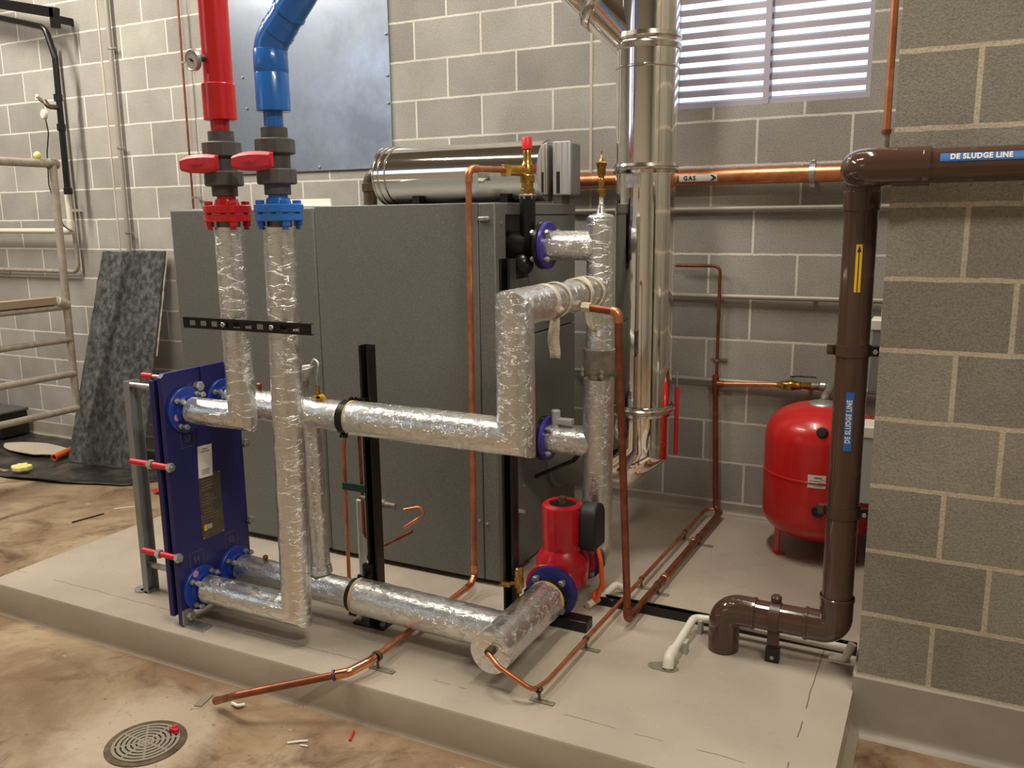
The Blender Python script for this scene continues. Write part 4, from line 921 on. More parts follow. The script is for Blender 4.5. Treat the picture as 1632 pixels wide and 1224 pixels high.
# pressure gauge on upper pipe, bypass side
t = thing('pressure_gauge', 'upturned pressure gauge with coiled siphon above the upper insulated pipe', 'gauge', (-2.24, PY2, 1.09))
gx, gy = -2.232, PY2
MB().tube([(gx, gy, 1.07), (gx, gy, 1.155)], .011, n=12).hexp((gx, gy, 1.13), (gx, gy, 1.155), .016).build('stem', 'iron', t)
MB().lathe((gx, gy, 1.15), (-.12, -.1, 1), [(0, .014), (.008, .02), (.018, .040), (.042, .047), (.050, .049), (.053, .047), (.050, .044)], 32).build('case', 'zinc', t)
MB().tube([(gx + .06, gy, 1.09), (gx + .06, gy, 1.165), (gx + .065, gy + .01, 1.225), (gx + .02, gy + .03, 1.235), (gx + .0, gy + .03, 1.18)], .005, bend=.022, n=10).build('siphon', 'zinc', t)
MB().lathe((gx + .06, gy, 1.075), (0, 0, 1), [(0, .010), (.02, .012), (.022, .008), (.045, .008), (.047, .011), (.06, .009)], 12).build('cock', 'brass', t)
MB().box((gx + .06, gy - .03, 1.09), (gx + .115, gy - .02, 1.10)).cyl((gx + .085, gy - .03, 1.095), (gx + .085, gy, 1.095), .009, n=10).build('lever', 'yellow_h', t, label='yellow lever')
t = tag(MB().cyl((-2.50, PY2, .345), (-2.50, PY2, .362), .009, n=6).lathe((-2.50, PY2, .362), (0, 0, 1), [(0, .006), (.004, .011), (.014, .011), (.018, .007)], 12).build('vent_plug', 'copper_dull', origin=(-2.5, PY2, .345)), 'tiny copper plug on the lower insulated pipe near the heat exchanger', 'plug')
t = tag(MB().cyl((-2.47, PY2, 1.09), (-2.47, PY2, 1.105), .009, n=6).lathe((-2.47, PY2, 1.105), (0, 0, 1), [(0, .006), (.004, .011), (.014, .011), (.018, .007)], 12).build('vent_plug', 'copper_dull', origin=(-2.47, PY2, 1.09)), 'tiny copper plug on the upper insulated pipe near the heat exchanger', 'plug')
# small copper tubes behind bypass
t = thing('copper_branch', 'bent copper branch pipe behind the lagged bypass pipe', 'pipe', (-2.2, -1.75, PT))
ty = -1.72
def px(x, z): return (x, ty, z)
MB().tube([(-2.28, ty, PT), (-2.275, ty, .80), (-2.265, ty, .86), (-2.09, ty - .04, .935)], .0085, bend=.03, n=12).build('tube', 'copper', t)
MB().tube([(-2.19, ty, 1.0), (-2.185, ty, .42), (-2.10, ty + .02, .385), (-1.97, ty + .05, .46)], .0075, bend=.03, n=12).build('tube', 'copper_dull', t)
MB().tube([(-1.98, ty, .49), (-1.905, ty + .05, .545), (-1.93, ty + .05, .575), (-1.98, ty, .57)], .0075, bend=.02, n=12).build('tube', 'copper', t)
t = thing('drain_cock', 'small brass drain cock with dark green handle behind black post', 'valve', (-2.12, -1.72, .62))
MB().cyl((-2.19, ty - .01, .60), (-2.06, ty - .01, .585), .010, n=12).sphere((-2.075, ty - .01, .587), .020, 12).lathe((-2.06, ty - .01, .585), (1, 0, 0), [(0, .014), (.05, .012)], 10).build('body', 'iron', t)
MB().box((-2.26, ty - .04, .635), (-2.10, ty - .025, .665)).cyl((-2.15, ty - .01, .60), (-2.15, ty - .01, .64), .008, n=10).build('handle', 'green', t, label='dark green lever')
t = tag(MB().tube([(-2.245, -1.66, PT), (-2.245, -1.66, .56)], .018, n=14).build('grey_tube', 'light_grey', origin=(-2.245, -1.66, PT)), 'short pale grey tube standing behind the bypass pipe', 'pipe')

# ================================================================== PUMP
px_, py_ = -1.372, -1.445
t = thing('circulation_pump', 'crimson circulation pump with black terminal box', 'pump', (px_, py_, PT)); pump = t
MB().lathe((px_, py_, .20), (0, 0, 1), [(0, .045), (.0, .05), (.04, .07), (.05, .095), (.07, .106), (.15, .112), (.175, .108), (.205, .088), (.215, .082)], 44).build('volute', 'red_pump', t)
m_ = MB(); u, v, d = frame((0, 0, 1)); R = []
for tt, r_ in ((.40, .083), (.42, .083), (.582, .087), (.597, .084), (.607, .070), (.605, .058), (.598, .056)):
    n = 64; R.append(m_.ring([V((px_, py_, tt)) + (u * math.cos(2 * math.pi * k / n) + v * math.sin(2 * math.pi * k / n)) * (r_ + (.0012 if (k // 2) % 2 == 0 and r_ > .07 else 0)) for k in range(n)]))
for p, q in zip(R, R[1:]): m_.bridge(p, q)
m_.cap(R[0], True); m_.cap(R[-1]); m_.build('motor_housing', 'red_pump', t, smooth=30)
MB().lathe((px_, py_, .598), (0, 0, 1), [(0, .054), (.003, .054), (.006, .04)], 28).build('end_cover', 'black', t)
MB().lathe((px_, py_, .60), (0, 0, 1), [(0, .018), (.03, .016), (.032, .010)], 14).build('vent_screw', 'bronze', t)
MB().tube([(px_ - .0, py_ - .15, .285), (px_, py_ + .15, .285)], .064, n=32).build('pump_body', 'red_pump', t)
MB().lathe((px_, py_ - .152, .285), (0, 1, 0), [(0, .098), (.003, .101), (.02, .101), (.024, .097)], 40).build('flange', 'red_pump', t)
MB().lathe((px_, py_ + .13, .30), (0, 1, 0), [(0, .088), (.003, .092), (.02, .092), (.024, .088)], 40).build('flange', 'red_pump', t)
MB().tube([(px_ + .03, py_, .18), (px_ + .03, py_ - .01, .30)], .035, n=20).build('drain_boss', 'red_pump', t)
# terminal box (black, on +x side)
m_ = MB(); tb = []
for k in range(17):
    a = -math.pi / 2 + math.pi * k / 16; tb.append((.062 * math.cos(a), .078 * math.sin(a) + .0))
poly = [(px_ + .085, py_ + .02 - .062, .425), (px_ + .085, py_ + .02 + .062, .425), (px_ + .085, py_ + .082, .57), (px_ + .085, py_ + .06, .605), (px_ + .085, py_ + .02, .62), (px_ + .085, py_ - .02, .605), (px_ + .085, py_ - .042, .57)]
m_.prism(poly, (.075, 0, 0)); m_.build('terminal_box', 'rubber', t, bevel=.012)
MB().box((px_ + .06, py_ - .03, .45), (px_ + .09, py_ + .06, .585)).build('box_neck', 'red_pump', t)
t = thing('blue_flange', 'navy blue flange with four bolts on the near side of the pump', 'flange', (-1.345, -1.62, .285))
MB().lathe((-1.345, -1.627, .285), (0, 1, 0), [(0, .103), (.003, .107), (.022, .107), (.026, .103)], 44).build('disc', 'navy', t)
bolt_set(t, (-1.345, -1.62, .285), (0, -1, 0), .080, 4, math.pi / 4, r=.015, l0=-.045, l1=.040, head=.018)
t = thing('blue_flange', 'navy blue flange on the far side of the pump', 'flange', (-1.345, -1.28, .30))
MB().lathe((-1.345, -1.29, .30), (0, 1, 0), [(0, .085), (.003, .089), (.018, .089), (.022, .085)], 40).build('disc', 'navy', t)
bolt_set(t, (-1.345, -1.28, .30), (0, 1, 0), .072, 4, math.pi / 4, r=.012, l0=-.04, l1=.03, head=.014)
t = thing('support_block', 'black steel support block under the pump flange', 'block', (-1.27, -1.6, PT))
MB().box((-1.40, -1.645, PT), (-1.185, -1.575, PT + .045)).build('block', 'black', t, bevel=.004)
MB().box((-1.37, -1.615, PT + .04), (-1.31, -1.60, .19)).build('upstand', 'black', t)
t = tag(MB().tube([(-1.262, -1.43, .455), (-1.225, -1.44, .45), (-1.205, -1.44, .38), (-1.205, -1.42, .27), (-1.235, -1.41, .175), (-1.252, -1.40, .20), (-1.23, -1.33, .22)], .0095, bend=.05, n=12).build('power_cable', 'orange', origin=(-1.2, -1.42, .16)), 'orange power cable looping from the pump terminal box', 'cable')
t = tag(MB().tube([(-1.262, -1.44, PT + .016), (-1.225, -1.33, PT + .03), (-1.205, -1.25, PT + .045), (-1.17, -1.22, PT + .016)], .0155, bend=.03, n=14).build('white_sleeve', 'white_pvc', origin=(-1.22, -1.3, PT)), 'short white plastic sleeve on the floor beside the orange cable', 'pipe')
t = thing('brass_cock', 'small brass drain cock standing on the foil cylinder', 'valve', (-1.40, -1.78, .35))
MB().lathe((-1.395, -1.81, .35), (0, 0, 1), [(0, .010), (.02, .010), (.025, .018), (.06, .018), (.065, .015), (.085, .017), (.1, .015), (.104, .010)], 14).cyl((-1.395, -1.81, .39), (-1.455, -1.83, .385), .008, n=10).box((-1.46, -1.835, .375), (-1.425, -1.82, .395)).build('cock_body', 'brass', t)
t = tag(MB().tube([(-1.50, -1.02, .66), (-1.46, -.99, .72), (-1.43, -.98, .735)], .012, n=10).sphere((-1.425, -.98, .735), .022, 12).tube([(-1.50, -1.02, .66), (-1.692, -1.03, .56)], .010, n=10).build('black_lever', 'black', origin=(-1.5, -1.02, .66)), 'black lever with round knob behind the pump', 'lever')

# ================================================================== COPPER RUNS ON PLINTH
t = thing('copper_pipe', 'copper pipe dropping from the lagged return and running back along the plinth', 'pipe', (-1.05, -1.54, PT))
zr = .192
MB().tube([(-1.245, -1.54, 1.43), (-1.105, -1.54, 1.416), (-1.05, -1.54, zr), (-1.022, -.12, zr), (-1.06, -.07, zr), (-1.083, -.07, .872)], .0148, bend=.028, n=18).build('tube', 'copper_dull', t)
MB().tube([(-1.13, -1.54, 1.4175), (-1.105, -1.54, 1.416), (-1.103, -1.54, 1.375)], .018, bend=.022, n=16).build('elbow', 'copper', t)
MB().tube([(-1.0525, -1.54, zr + .05), (-1.05, -1.54, zr), (-1.049, -1.49, zr)], .018, bend=.022, n=16).build('elbow', 'copper_dull', t)
for y in (-1.10, -.62): MB().cyl((-1.04, y, zr), (-1.04, y + .03, zr), .0185, n=16, bev=.002).build('coupling', 'copper', t)
MB().hexp((-1.25, -1.54, 1.43), (-1.215, -1.54, 1.428), .020).build('union', 'cloth', t)
MB().tube([(-1.083, -.07, .83), (-1.083, -.07, .93)], .0185, n=16).tube([(-1.083, -.07, .885), (-1.04, -.07, .885)], .0185, n=16).build('tee', 'copper_dull', t)
MB().tube([(-1.05, -.07, .885), (-.75, -.07, .903)], .0125, n=14).build('tank_branch', 'copper', t)
t = thing('thin_copper_pipe', 'thin copper pipe from the foil cylinder along the plinth and up the wall', 'pipe', (-1.14, -2.18, PT))
MB().tube([(-1.328, -2.19, .297), (-1.275, -2.215, .272), (-1.158, -2.19, .20), (-1.146, -2.10, .192), (-1.104, -.10, .192), (-1.066, -.09, .192)], .0088, bend=.035, n=12).build('tube', 'copper', t)
MB().tube([(-1.083, -.05, .92), (-1.083, -.05, 1.49), (-1.11, -.05, 1.505), (-1.32, -.05, 1.505)], .0085, bend=.025, n=12).build('riser', 'copper_dull', t)
# floor clips
def floor_clip(lab, x, y, zc, r, wdt=.075, src=None):
    t = thing('pipe_bracket', lab, 'bracket', (x, y, PT), 'pipe brackets on the plinth')
    MB().box((x - .035, y - .011, PT), (x + wdt - .02, y + .011, PT + .005)).build('foot_strip', 'iron', t, bevel=.001)
    MB().cyl((x, y, PT + .004), (x, y, zc - r), .0055, n=8).build('stem', 'bronze', t)
    MB().pipe_wall((x, y - .008, zc), (x, y + .008, zc), r + .003, r, 18).build('ring', 'bronze', t)
    for dx in (-.022, wdt - .035): MB().cyl((x + dx, y, PT + .004), (x + dx, y, PT + .008), .006, n=6).build('screw', 'zinc', t)
    return t
def xt(y): return -1.1465 + (y + 2.1) * .0206
def xk(y): return -1.05 + (y + 1.54) * .0197
floor_clip('pipe bracket nearest the plinth front edge under the thin copper pipe', -1.147, -2.165, .193, .0088)
floor_clip('second pipe bracket along the thin copper pipe, beside the support block', xt(-1.76), -1.76, .192, .0088)
floor_clip('bracket under the thin pipe just behind the black floor channel', xt(-1.14), -1.14, .192, .0088, .055)
floor_clip('bracket under the thick copper pipe just behind the black floor channel', xk(-1.16), -1.17, zr, .0148, .07)
floor_clip('bracket under the thin copper pipe nearest the back wall', xt(-.49), -.49, .192, .0088, .055)
floor_clip('bracket under the thick copper pipe nearest the back wall', xk(-.53), -.53, zr, .0148, .09)
floor_clip('bracket under the bright elbow of the discharge pipe', -1.77, -2.225, .20, .0165, .09)
t = thing('wall_clip', 'small clip holding the thin copper riser to the back wall', 'clip', (-1.083, 0, 1.015))
MB().box((-1.125, -.012, 1.0), (-1.04, 0, 1.012)).cyl((-1.083, -.01, 1.006), (-1.083, -.05, 1.006), .005, n=8).pipe_wall((-1.083, -.05, 1.0), (-1.083, -.05, 1.013), .0115, .0086, 16).build('clip', 'iron', t)
# black floor channel
t = thing('floor_channel', 'scuffed black steel channel lying across the plinth', 'channel', (-.72, -1.30, PT))
rz = Matrix.Rotation(math.radians(-.5), 3, 'Z')
m_ = MB(); a0, a1 = V((-1.262, -1.36, PT)), V((-.215, -1.36, PT))
prof = [(-.021, 0), (.021, 0), (.021, .036), (.012, .036), (.012, .033), (.017, .033), (.017, .004), (-.017, .004), (-.017, .033), (-.012, .033), (-.012, .036), (-.021, .036)]
m_.prism([(a0.x, a0.y + p, a0.z + q) for p, q in prof], a1 - a0); m_.build('channel', 'black_w', t, smooth=0)
# white condensate pipe
t = thing('condensate_pipe', 'white plastic pipe entering a hole in the plinth', 'pipe', (-.81, -1.78, PT))
MB().tube([(-.815, -1.775, PT - .02), (-.818, -1.755, .185), (-.81, -1.44, .207), (-.70, -1.425, .207), (-.24, -1.435, .20)], .0155, bend=.028, n=16).build('tube', 'white_pvc', t)
MB().tube([(-.8155, -1.77, .153), (-.818, -1.755, .185), (-.8175, -1.70, .190)], .021, bend=.022, n=16).build('elbow', 'white_pvc', t)
MB().box((-.80, -1.64, PT), (-.785, -1.60, .195)).box((-.79, -1.46, PT), (-.775, -1.42, .205)).build('clip', 'light_grey', t)
m_ = MB(); n = 18
ring = [(-.835 + (.05 + .02 * noise.noise(V((k * .9, 0, 5)))) * math.cos(2 * math.pi * k / n) * 1.15, -1.765 + (.032 + .014 * noise.noise(V((k * .8, 3, 0)))) * math.sin(2 * math.pi * k / n), PT + .0008) for k in range(n)]
m_.prism(ring, (0, 0, .001)); tag(m_.build('rough_hole_edge', 'grate', origin=(-.83, -1.77, PT)), 'rough chipped grey patch round the white pipe', 'patch')
t = tag(MB().tube([(-.30, -1.475, .178), (-.245, -1.475, .178), (-.222, -1.47, .24)], .0145, bend=.02, n=14).build('white_elbow', 'white_pvc', origin=(-.25, -1.475, .16)), 'small white plastic elbow against the pier foot', 'pipe')

# ================================================================== BROWN PIPE
t = thing('sludge_pipe', 'thick glossy brown pipe running down beside the pier and along the plinth', 'pipe', (-.28, -1.53, PT)); brown = t
vx, vy, vz0 = -.279, -1.53, .315
MB().tube([(vx, vy, .38), (vx, vy, 1.84)], .0525, n=44).build('tube', 'pvc_brown', t)
# bottom elbow, horizontal, end elbow
MB().tube([(vx, vy, .43), (vx, vy, vz0), (-.385, vy, vz0)], .0565, bend=.045, n=44).build('elbow', 'pvc_brown', t)
MB().tube([(-.37, vy, vz0), (-.59, vy, vz0)], .0525, n=44).build('tube', 'pvc_brown', t)
MB().tube([(-.555, vy, vz0), (-.672, vy, vz0), (-.672, vy, PT + .005)], .0575, bend=.06, n=44).build('elbow', 'pvc_brown', t)
for z_ in (.435, .465): pass
MB().lathe((vx, vy, .425), (0, 0, 1), [(0, .0565), (.002, .0595), (.014, .0595), (.016, .0565)], 40, caps=False).build('socket_rim', 'pvc_brown', t)
for x in (-.37, -.555): MB().lathe((x, vy, vz0), (-1, 0, 0), [(0, .0565), (.002, .0595), (.012, .0595), (.014, .0565)], 40, caps=False).build('socket_rim', 'pvc_brown', t)
MB().lathe((vx, vy, 1.775), (0, 0, 1), [(0, .0565), (.002, .0585), (.06, .0585), (.062, .0565)], 40, caps=False).build('socket_rim', 'pvc_brown', t)
# top: vertical turns toward the viewer then along the pier face
TY = -1.712; tz = 1.902
MB().tube([(vx, vy, 1.80), (vx, vy, tz), (vx, TY, tz), (-.08, TY, tz)], .0575, bend=.0585, n=44, arc=12).build('elbow', 'pvc_brown', t)
MB().lathe((-.10, TY, tz), (1, 0, 0), [(0, .0575), (.002, .0580), (.018, .0580), (.02, .052)], 40, caps=False).build('socket_rim', 'pvc_brown', t)
MB().tube([(-.10, TY, tz), (1.2, TY, tz)], .0505, n=44).build('tube', 'pvc_brown', t)
# labels
def strip_label(name, mt, c, axis, ref, r, lo, hi, half, label): 
    return MB().arc_strip(c, axis, ref, r, half, lo, hi).build(name, mt, brown, label=label)
lb = strip_label('label', 'label_blue', (.0, TY, tz), (1, 0, 0), (0, -1, .42), .0507, -.056, .235, .24, 'blue label reading DE SLUDGE LINE')
fn = on_cyl((.0, TY, tz), (1, 0, 0), (0, -1, .42), .0534)
text_mb(g := MB(), 'DE SLUDGE LINE', .0225, lambda x, y: fn(x + .048, y), offset=.0011, spacing=1.12, sx=.84).build('lettering', 'paper', lb, smooth=0)
lb = strip_label('label', 'label_blue', (vx, vy, 1.083), (0, 0, 1), (.12, -1, 0), .0527, -.101, .101, .24, 'blue vertical label reading DE SLUDGE LINE')
a_ = V((0, 0, 1)); fn2 = on_cyl((vx, vy, 1.083), (0, 0, 1), (.12, -1, 0), .0554)
text_mb(g := MB(), 'DE SLUDGE LINE', .0225, lambda x, y: fn2(x, y), offset=.0009, spacing=1.12, sx=.80).build('lettering', 'paper', lb, smooth=0)
lb = strip_label('label', 'yellow', (vx, vy, 1.592), (0, 0, 1), (.12, -1, 0), .0527, -.077, .077, .18, 'yellow label with a black upward arrow')
fn3 = on_cyl((vx, vy, 1.592), (0, 0, 1), (.12, -1, 0), .0542)
MB().quad([fn3(-.076, -.0016), fn3(.06, -.0016), fn3(.06, .0016), fn3(-.076, .0016)]).quad([fn3(.052, -.0065), fn3(.074, 0), fn3(.052, .0065)]).build('arrow', 'ink', lb, smooth=0)
# clamps
def brown_clamp(lab, z_):
    t = thing('pipe_clamp', lab, 'clamp', (vx, vy, z_))
    MB().pipe_wall((vx, vy, z_ - .018), (vx, vy, z_ + .018), .0575, .0527, 40).build('band', 'brown_m', t, label='brown clamp band')
    MB().lathe((vx - .068, vy - .01, z_ - .016), (0, 0, 1), [(0, .013), (.032, .013)], 14).cyl((vx - .068, vy - .03, z_), (vx - .068, vy + .005, z_), .008, n=10).build('lug', 'brown_m', t)
    MB().box((vx + .05, vy - .014, z_ - .016), (-.19, vy + .014, z_ + .018)).build('wall_bracket', 'black', t, bevel=.002)
    MB().hexp((vx + .072, vy - .016, z_), (vx + .072, vy - .024, z_), .009).build('bolt', 'zinc', t)
    return t
brown_clamp('brown clamp with bolted lug fixing the sludge pipe, upper one above the vertical blue label', 1.318)
brown_clamp('brown clamp fixing the sludge pipe low down beside the red tank', .755)
t = thing('pipe_clamp', 'clamp with black foot under the horizontal part of the brown sludge pipe', 'clamp', (-.487, -1.53, PT))
MB().pipe_wall((-.505, vy, vz0), (-.468, vy, vz0), .057, .0527, 40).build('band', 'brown_m', t)
MB().lathe((-.487, vy + .01, vz0 + .052), (0, 0, 1), [(0, .018), (.022, .02), (.03, .014)], 14).build('knob', 'brown_m', t)
MB().box((-.508, vy - .03, vz0 - .10), (-.466, vy - .012, vz0 - .04)).build('lug', 'brown_m', t, bevel=.003)
MB().box((-.512, vy - .034, PT), (-.462, vy + .0, PT + .055)).build('foot', 'black', t, bevel=.003)
MB().box((-.54, vy - .05, PT), (-.44, vy + .04, PT + .006)).build('foot_plate', 'black', t) if False else None
MB().cyl((-.487, vy - .036, PT + .02), (-.487, vy - .03, PT + .02), .008, n=6).build('bolt', 'zinc', t)

# ================================================================== RED TANK
tx, ty_, tr = -.497, -.36, .262
t = thing('expansion_tank', 'red expansion tank standing in the recess behind the brown pipe', 'tank', (tx, ty_, PT))
prof = [(.0, .02)]
zb0, zt0 = .235, .90
m_ = MB(); pr = []
for k in range(0, 11):
    a = math.pi / 2 * k / 10; pr.append((zb0 + .13 * (1 - math.cos(a)), tr * math.sin(a) ** .75 if k else .002))
pr.append((.50, tr)); pr.append((.558, tr)); pr.append((.56, tr + .003)); pr.append((.568, tr + .003)); pr.append((.57, tr))
for k in range(10, -1, -1):
    a = math.pi / 2 * k / 10; pr.append((.885 - .16 * (1 - math.cos(a)), max(.002, tr * math.sin(a) ** .72)))
m_.lathe((tx, ty_, 0), (0, 0, 1), pr, 64, caps=False); m_.build('shell', 'red_tank', t, smooth=50)
for a in (math.radians(215), math.radians(335), math.radians(95)):
    c_ = V((tx + math.cos(a) * (tr - .06), ty_ + math.sin(a) * (tr - .06), 0)); q = Matrix.Rotation(a, 3, 'Z')
    MB().box(c_ + V((-.004, -.025, PT + .004)), c_ + V((.004, .025, .30)), rot=q, piv=c_).box(c_ + V((-.03, -.025, PT)), c_ + V((.012, .025, PT + .005)), rot=q, piv=c_).build('leg', 'red_tank', t)
MB().lathe((tx, ty_, .874), (0, 0, 1), [(0, .068), (.008, .070), (.012, .068), (.018, .062), (.022, .03), (.03, .02)], 36).build('top_flange', 'zinc', t)
for (ang, z_, r_) in ((-93, .795, .022), (-92, .435, .024)):
    a = math.radians(ang); rad_ = tr - (.008 if z_ < .6 else .032); c_ = V((tx + math.cos(a) * rad_ + .04, ty_ + math.sin(a) * rad_ , z_))
    MB().lathe(c_, (math.cos(a), math.sin(a), .4 if z_ > .6 else 0), [(-.02, r_ * 1.2), (.012, r_ * 1.2), (.018, r_ * .8), (.024, r_ * .8)], 18).build('plug', 'rubber', t)
m_ = MB(); ra = (math.cos(math.radians(-86)), math.sin(math.radians(-86)), 0)
m_.arc_strip((tx, ty_, .575), (0, 0, 1), ra, tr + .001, .33 / 2 * .9, -.03, .03, n=8); lb = m_.build('label', 'paper', t, label='white data label')
fnt = on_cyl((tx, ty_, .575), (0, 0, 1), ra, tr + .0035)
m_ = MB()
for (s0, s1, z0_, z1_) in ((-.022, .012, .016, .021), (-.036, -.018, .008, .0105), (-.02, .03, .002, .004), (-.036, -.005, -.006, -.004), (-.036, .02, -.011, -.009), (-.036, .0, -.016, -.014), (-.03, .014, -.021, -.019)):
    for a, b_ in zip([s0 + (s1 - s0) * k / 4 for k in range(4)], [s0 + (s1 - s0) * (k + 1) / 4 for k in range(4)]):
        m_.quad([fnt(z0_, a), fnt(z0_, b_), fnt(z1_, b_), fnt(z1_, a)])
m_.build('print', 'inkgrey', lb, smooth=0)
# tank connection
t = thing('tank_valve', 'brass isolating valve on the copper branch above the tank', 'valve', (-.66, -.07, .90))
MB().lathe((-.765, -.07, .902), (1, 0, .04), [(0, .014), (.02, .018), (.022, .022), (.045, .022), (.05, .026), (.085, .026), (.09, .022), (.115, .022), (.12, .017), (.15, .017), (.152, .021), (.17, .021)], 8).build('valve_body', 'brass', t)
MB().cyl((-.695, -.07, .925), (-.695, -.07, .95), .006, n=8).build('stem', 'zinc', t)
MB().box((-.675, -.075, .952), (-.575, -.065, .957)).box((-.70, -.075, .948), (-.675, -.065, .954)).build('lever', 'black', t)
MB().box((-.80, -.072, .885), (-.77, -.0, .915)).build('band', 'black', t) if False else None
t = thing('tank_connector', 'grey iron elbow joining the valve to the tank top', 'pipe', (-.5, -.2, .89))
MB().tube([(-.60, -.07, .909), (-.50, -.07, .912), (tx, ty_ + .05, .912), (tx, ty_, .912), (tx, ty_, .888)], .019, bend=.02, n=16).build('tube', 'iron', t)
MB().cyl((-.555, -.07, .911), (-.525, -.07, .911), .025, n=16, bev=.003).build('union', 'zinc', t)
# electrics on wall behind brown pipe
t = thing('junction_box', 'grey electrical box on the side of the pier, upper one', 'box', (-.19, -.96, 1.2))
MB().box((-.262, -1.02, 1.08), (-.19, -.90, 1.325)).build('box', 'mid_grey', t, bevel=.006); MB().box((-.266, -1.025, 1.325), (-.19, -.895, 1.365)).build('lid', 'white_pvc', t, bevel=.004)
t = thing('junction_box', 'grey electrical box on the side of the pier, lower one', 'box', (-.19, -.96, .8))
MB().box((-.270, -1.03, .63), (-.19, -.89, .90)).build('box', 'light_grey', t, bevel=.006); MB().box((-.274, -1.035, .90), (-.19, -.885, .945)).build('lid', 'white_pvc', t, bevel=.004)
t = thing('flexible_conduit', 'pale ribbed flexible conduit curving down at pier corner', 'conduit', (-.21, -.93, 1.4))
m_ = MB(); pts = [V((-.206, -.92, 1.50)), V((-.208, -.93, 1.46)), V((-.222, -.95, 1.42)), V((-.225, -.95, 1.365))]
m_.tube(pts, .010, bend=.04, n=12)
for k in range(40):
    f_ = k / 39 * (len(pts) - 1); i = min(int(f_), len(pts) - 2); p = pts[i].lerp(pts[i + 1], f_ - i); d = (pts[i + 1] - pts[i]).normalized()
    m_.lathe(p - d * .002, d, [(0, .010), (.002, .013), (.004, .010)], 12, caps=False)
m_.build('ribbed_tube', 'light_grey', t)

# ================================================================== FLOOR THINGS
# drain
DC = V((-2.365, -2.765, 0)); DRD = .112
t = thing('floor_drain', 'round slotted floor drain grate in front of the plinth', 'drain', DC)
MB().pipe_wall(DC + V((0, 0, .0)), DC + V((0, 0, .004)), DRD + .022, DRD - .004, 48).build('rim', 'bronze', t)
MB().lathe(DC + V((0, 0, .0005)), (0, 0, 1), [(0, DRD), (.0008, DRD)], 40).build('sump', 'ink', t)
m_ = MB()
for k in range(6):
    r_ = .018 + k * .0165; m_.pipe_wall(DC + V((0, 0, .002)), DC + V((0, 0, .007)), r_ + .0105, r_, 48)
m_.lathe(DC + V((0, 0, .002)), (0, 0, 1), [(0, .013), (.005, .013)], 20)
for a in range(8):
    q = Matrix.Rotation(a * math.pi / 4, 3, 'Z'); m_.box(DC + V((.01, -.004, .002)), DC + V((.105, .004, .0065)), rot=q, piv=DC)
m_.build('grate', 'grate', t, smooth=30)
t = tag(MB().lathe((-2.325, -2.675, .007), (0, 0, 1), [(0, .014), (.012, .013), (.02, .008)], 7).box((-2.335, -2.69, .008), (-2.305, -2.675, .022)).build('red_lump', 'red_m', origin=(-2.32, -2.68, .007)), 'small red plastic lump sitting on the drain grate', 'scrap')
t = tag(MB().tube([(-1.755, -2.40, .005), (-1.735, -2.45, .005)], .0045, n=8).build('red_scrap', 'red_m', origin=(-1.745, -2.42, 0)), 'small red plastic scrap on the floor by the plinth foot', 'scrap')
t = tag(MB().box((-2.405, -2.52, .0), (-2.375, -2.44, .004), rot=Matrix.Rotation(.25, 3, 'Z')).build('floor_offcut', 'grate', origin=(-2.39, -2.48, 0)), 'pale rectangular offcut on the floor near the copper outlet', 'offcut')
t = tag(MB().tube([(-2.27, -2.455, .008), (-2.235, -2.465, .012), (-2.225, -2.44, .006)], .006, bend=.01, n=8).build('white_scrap', 'paper', origin=(-2.24, -2.455, 0)), 'white scrap on the floor under the copper outlet', 'scrap')
m_ = MB().tube([(-1.92, -2.555, .004), (-1.885, -2.53, .006), (-1.865, -2.515, .004)], .004, bend=.01, n=8).tube([(-1.872, -2.545, .004), (-1.845, -2.54, .004)], .003, n=8)
tag(m_.build('white_scrap', 'paper', origin=(-1.88, -2.54, 0)), 'curled white scraps on the floor left of red scrap', 'scrap')
t = tag(MB().tube([(-4.60, -1.38, .005), (-4.56, -1.19, .005)], .004, n=6).build('thin_stick', 'ink', origin=(-4.6, -1.3, 0)), 'thin dark stick on floor left of the plinth', 'stick')
t = tag(MB().tube([(-4.58, -1.10, .004), (-4.50, -1.02, .004), (-4.46, -.99, .004)], .004, bend=.03, n=6).build('thin_strip', 'paper', origin=(-4.52, -1.04, 0)), 'thin pale strip on floor left of the plinth', 'scrap')
# dark sheeting
m_ = MB(); nx, ny = 60, 34
def inside(x, y):
    edge = -.62 - .22 * math.sin((x + 7.2) * .9) - .25 * (x < -5.4) * ((-5.4 - x) / 2) + .05 * noise.noise(V((x * 3, 0, 0)))
    return y > edge
pts_ = {}
for i in range(nx + 1):
    for j in range(ny + 1):
        x = -8.0 + 3.45 * i / nx; edge = (-.80 - .16 * math.sin((x + 6.6) * 2.1) - .05 * noise.noise(V((x * 4, 1, 0)))) if x < -4.95 else (-.80 + (x + 4.95) * 1.55)
        y = edge + (-.03 - edge) * j / ny
        h = .006 + .018 * max(0, noise.noise(V((x * 2.4, y * 3.4, 2)))) + .010 * max(0, noise.noise(V((x * 7, y * 7, 5)))) + (.018 * max(0, math.sin(x * 3.1)) if j < 3 else 0)
        m_.v.append(V((x, y, h)))
for i in range(nx):
    for j in range(ny): a = i * (ny + 1) + j; m_.f.append((a, a + ny + 1, a + ny + 2, a + 1))
ob = m_.build('dark_sheeting', 'mat_dark', origin=(-6, -.5, 0), smooth=60); md = ob.modifiers.new('thick', 'SOLIDIFY'); md.thickness = .004; md.offset = -1
tag(ob, 'crumpled dark wet sheeting spread on floor by the leaning board', 'sheeting')
m_ = MB(); n = 22
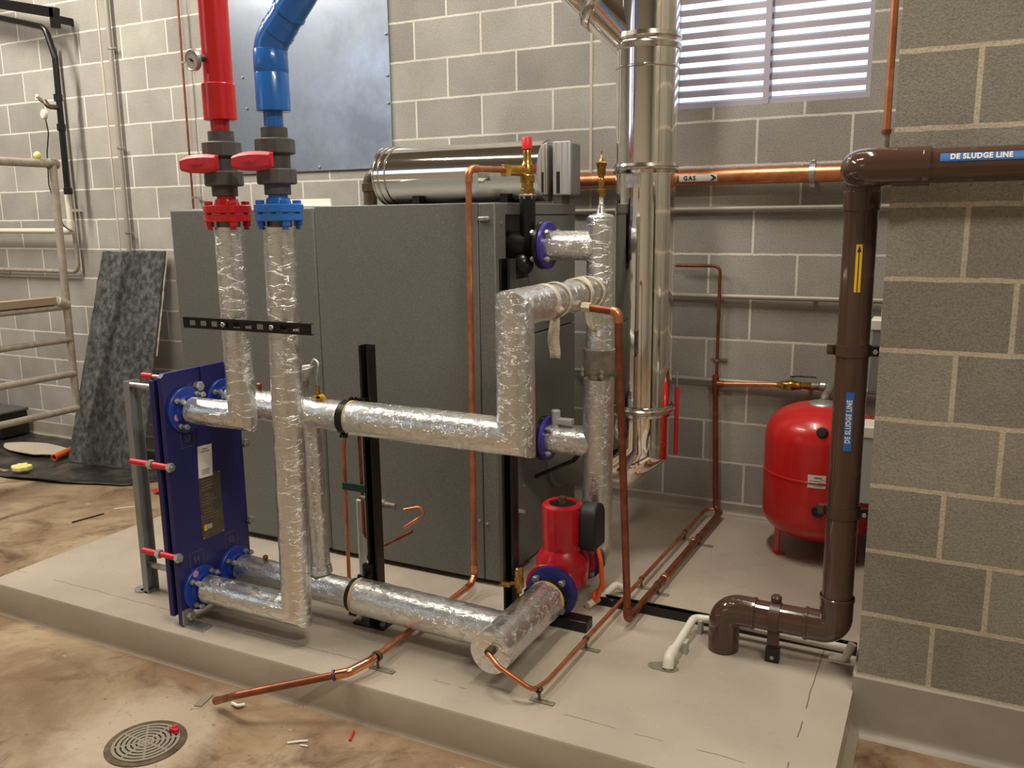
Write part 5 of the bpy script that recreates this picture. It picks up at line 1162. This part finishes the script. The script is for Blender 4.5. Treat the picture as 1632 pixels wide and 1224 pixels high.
m_.prism([(-6.30 + (.36 + .05 * noise.noise(V((k * .5, 9, 0)))) * math.cos(2 * math.pi * k / n), -.42 + (.13 + .02 * noise.noise(V((k * .7, 2, 0)))) * math.sin(2 * math.pi * k / n), .034) for k in range(n)], (0, 0, .006))
tag(m_.build('pale_sheet', 'caulk', origin=(-6.3, -.42, .03)), 'pale rounded sheet lying on the dark sheeting', 'sheet')
t = thing('orange_tube', 'short orange plastic tube lying on the dark sheeting', 'tube', (-5.93, -.45, .02))
MB().pipe_wall((-5.895, -.56, .045), (-5.985, -.34, .045), .024, .018, 20).build('tube', 'orange_d', t)
m_ = MB(); n = 16
m_.prism([(-5.86 + (.075 + .035 * noise.noise(V((k * 1.3, 0, 7)))) * math.cos(2 * math.pi * k / n), -.84 + (.06 + .04 * noise.noise(V((k * 1.1, 4, 0)))) * math.sin(2 * math.pi * k / n), .03) for k in range(n)], (0, 0, .035))
tag(m_.build('foam_piece', 'yellow_s', origin=(-5.86, -.84, .03), bevel=.008), 'ragged pale yellow foam piece at the edge of the sheeting', 'foam')
t = tag(MB().box((-6.35, -1.02, .004), (-5.98, -.86, .016), rot=Matrix.Rotation(.1, 3, 'Z')).build('wood_offcut', 'wood', origin=(-6.1, -.94, 0)), 'thin brown wood offcut at the left picture edge', 'offcut')
m_ = MB(); 
for i in range(10):
    for j in range(5): m_.v.append(V((-4.62 + .045 * i, -.58 - .05 * j, .02 + .05 * max(0, noise.noise(V((i * .6, j * .7, 8)))) + .04 * math.sin(math.pi * i / 9) * math.sin(math.pi * j / 4))))
for i in range(9):
    for j in range(4): a = i * 5 + j; m_.f.append((a, a + 5, a + 6, a + 1))
ob = m_.build('red_cloth', 'red_m', origin=(-4.45, -.7, 0)); md = ob.modifiers.new('thick', 'SOLIDIFY'); md.thickness = .004
tag(ob, 'dull red cloth heaped on floor behind the heat exchanger column', 'cloth')
t = thing('dark_box', 'dark grey box standing on the sheeting at the far left edge', 'box', (-7.0, -.25, .02))
MB().box((-7.45, -.30, .02), (-6.90, -.06, .22)).build('body', 'black', t, bevel=.006)
MB().box((-7.46, -.31, .22), (-6.89, -.05, .24)).build('lid', 'boiler_d', t, bevel=.004)
for o in list(bpy.data.objects):
    if '_o' in o: del o['_o']
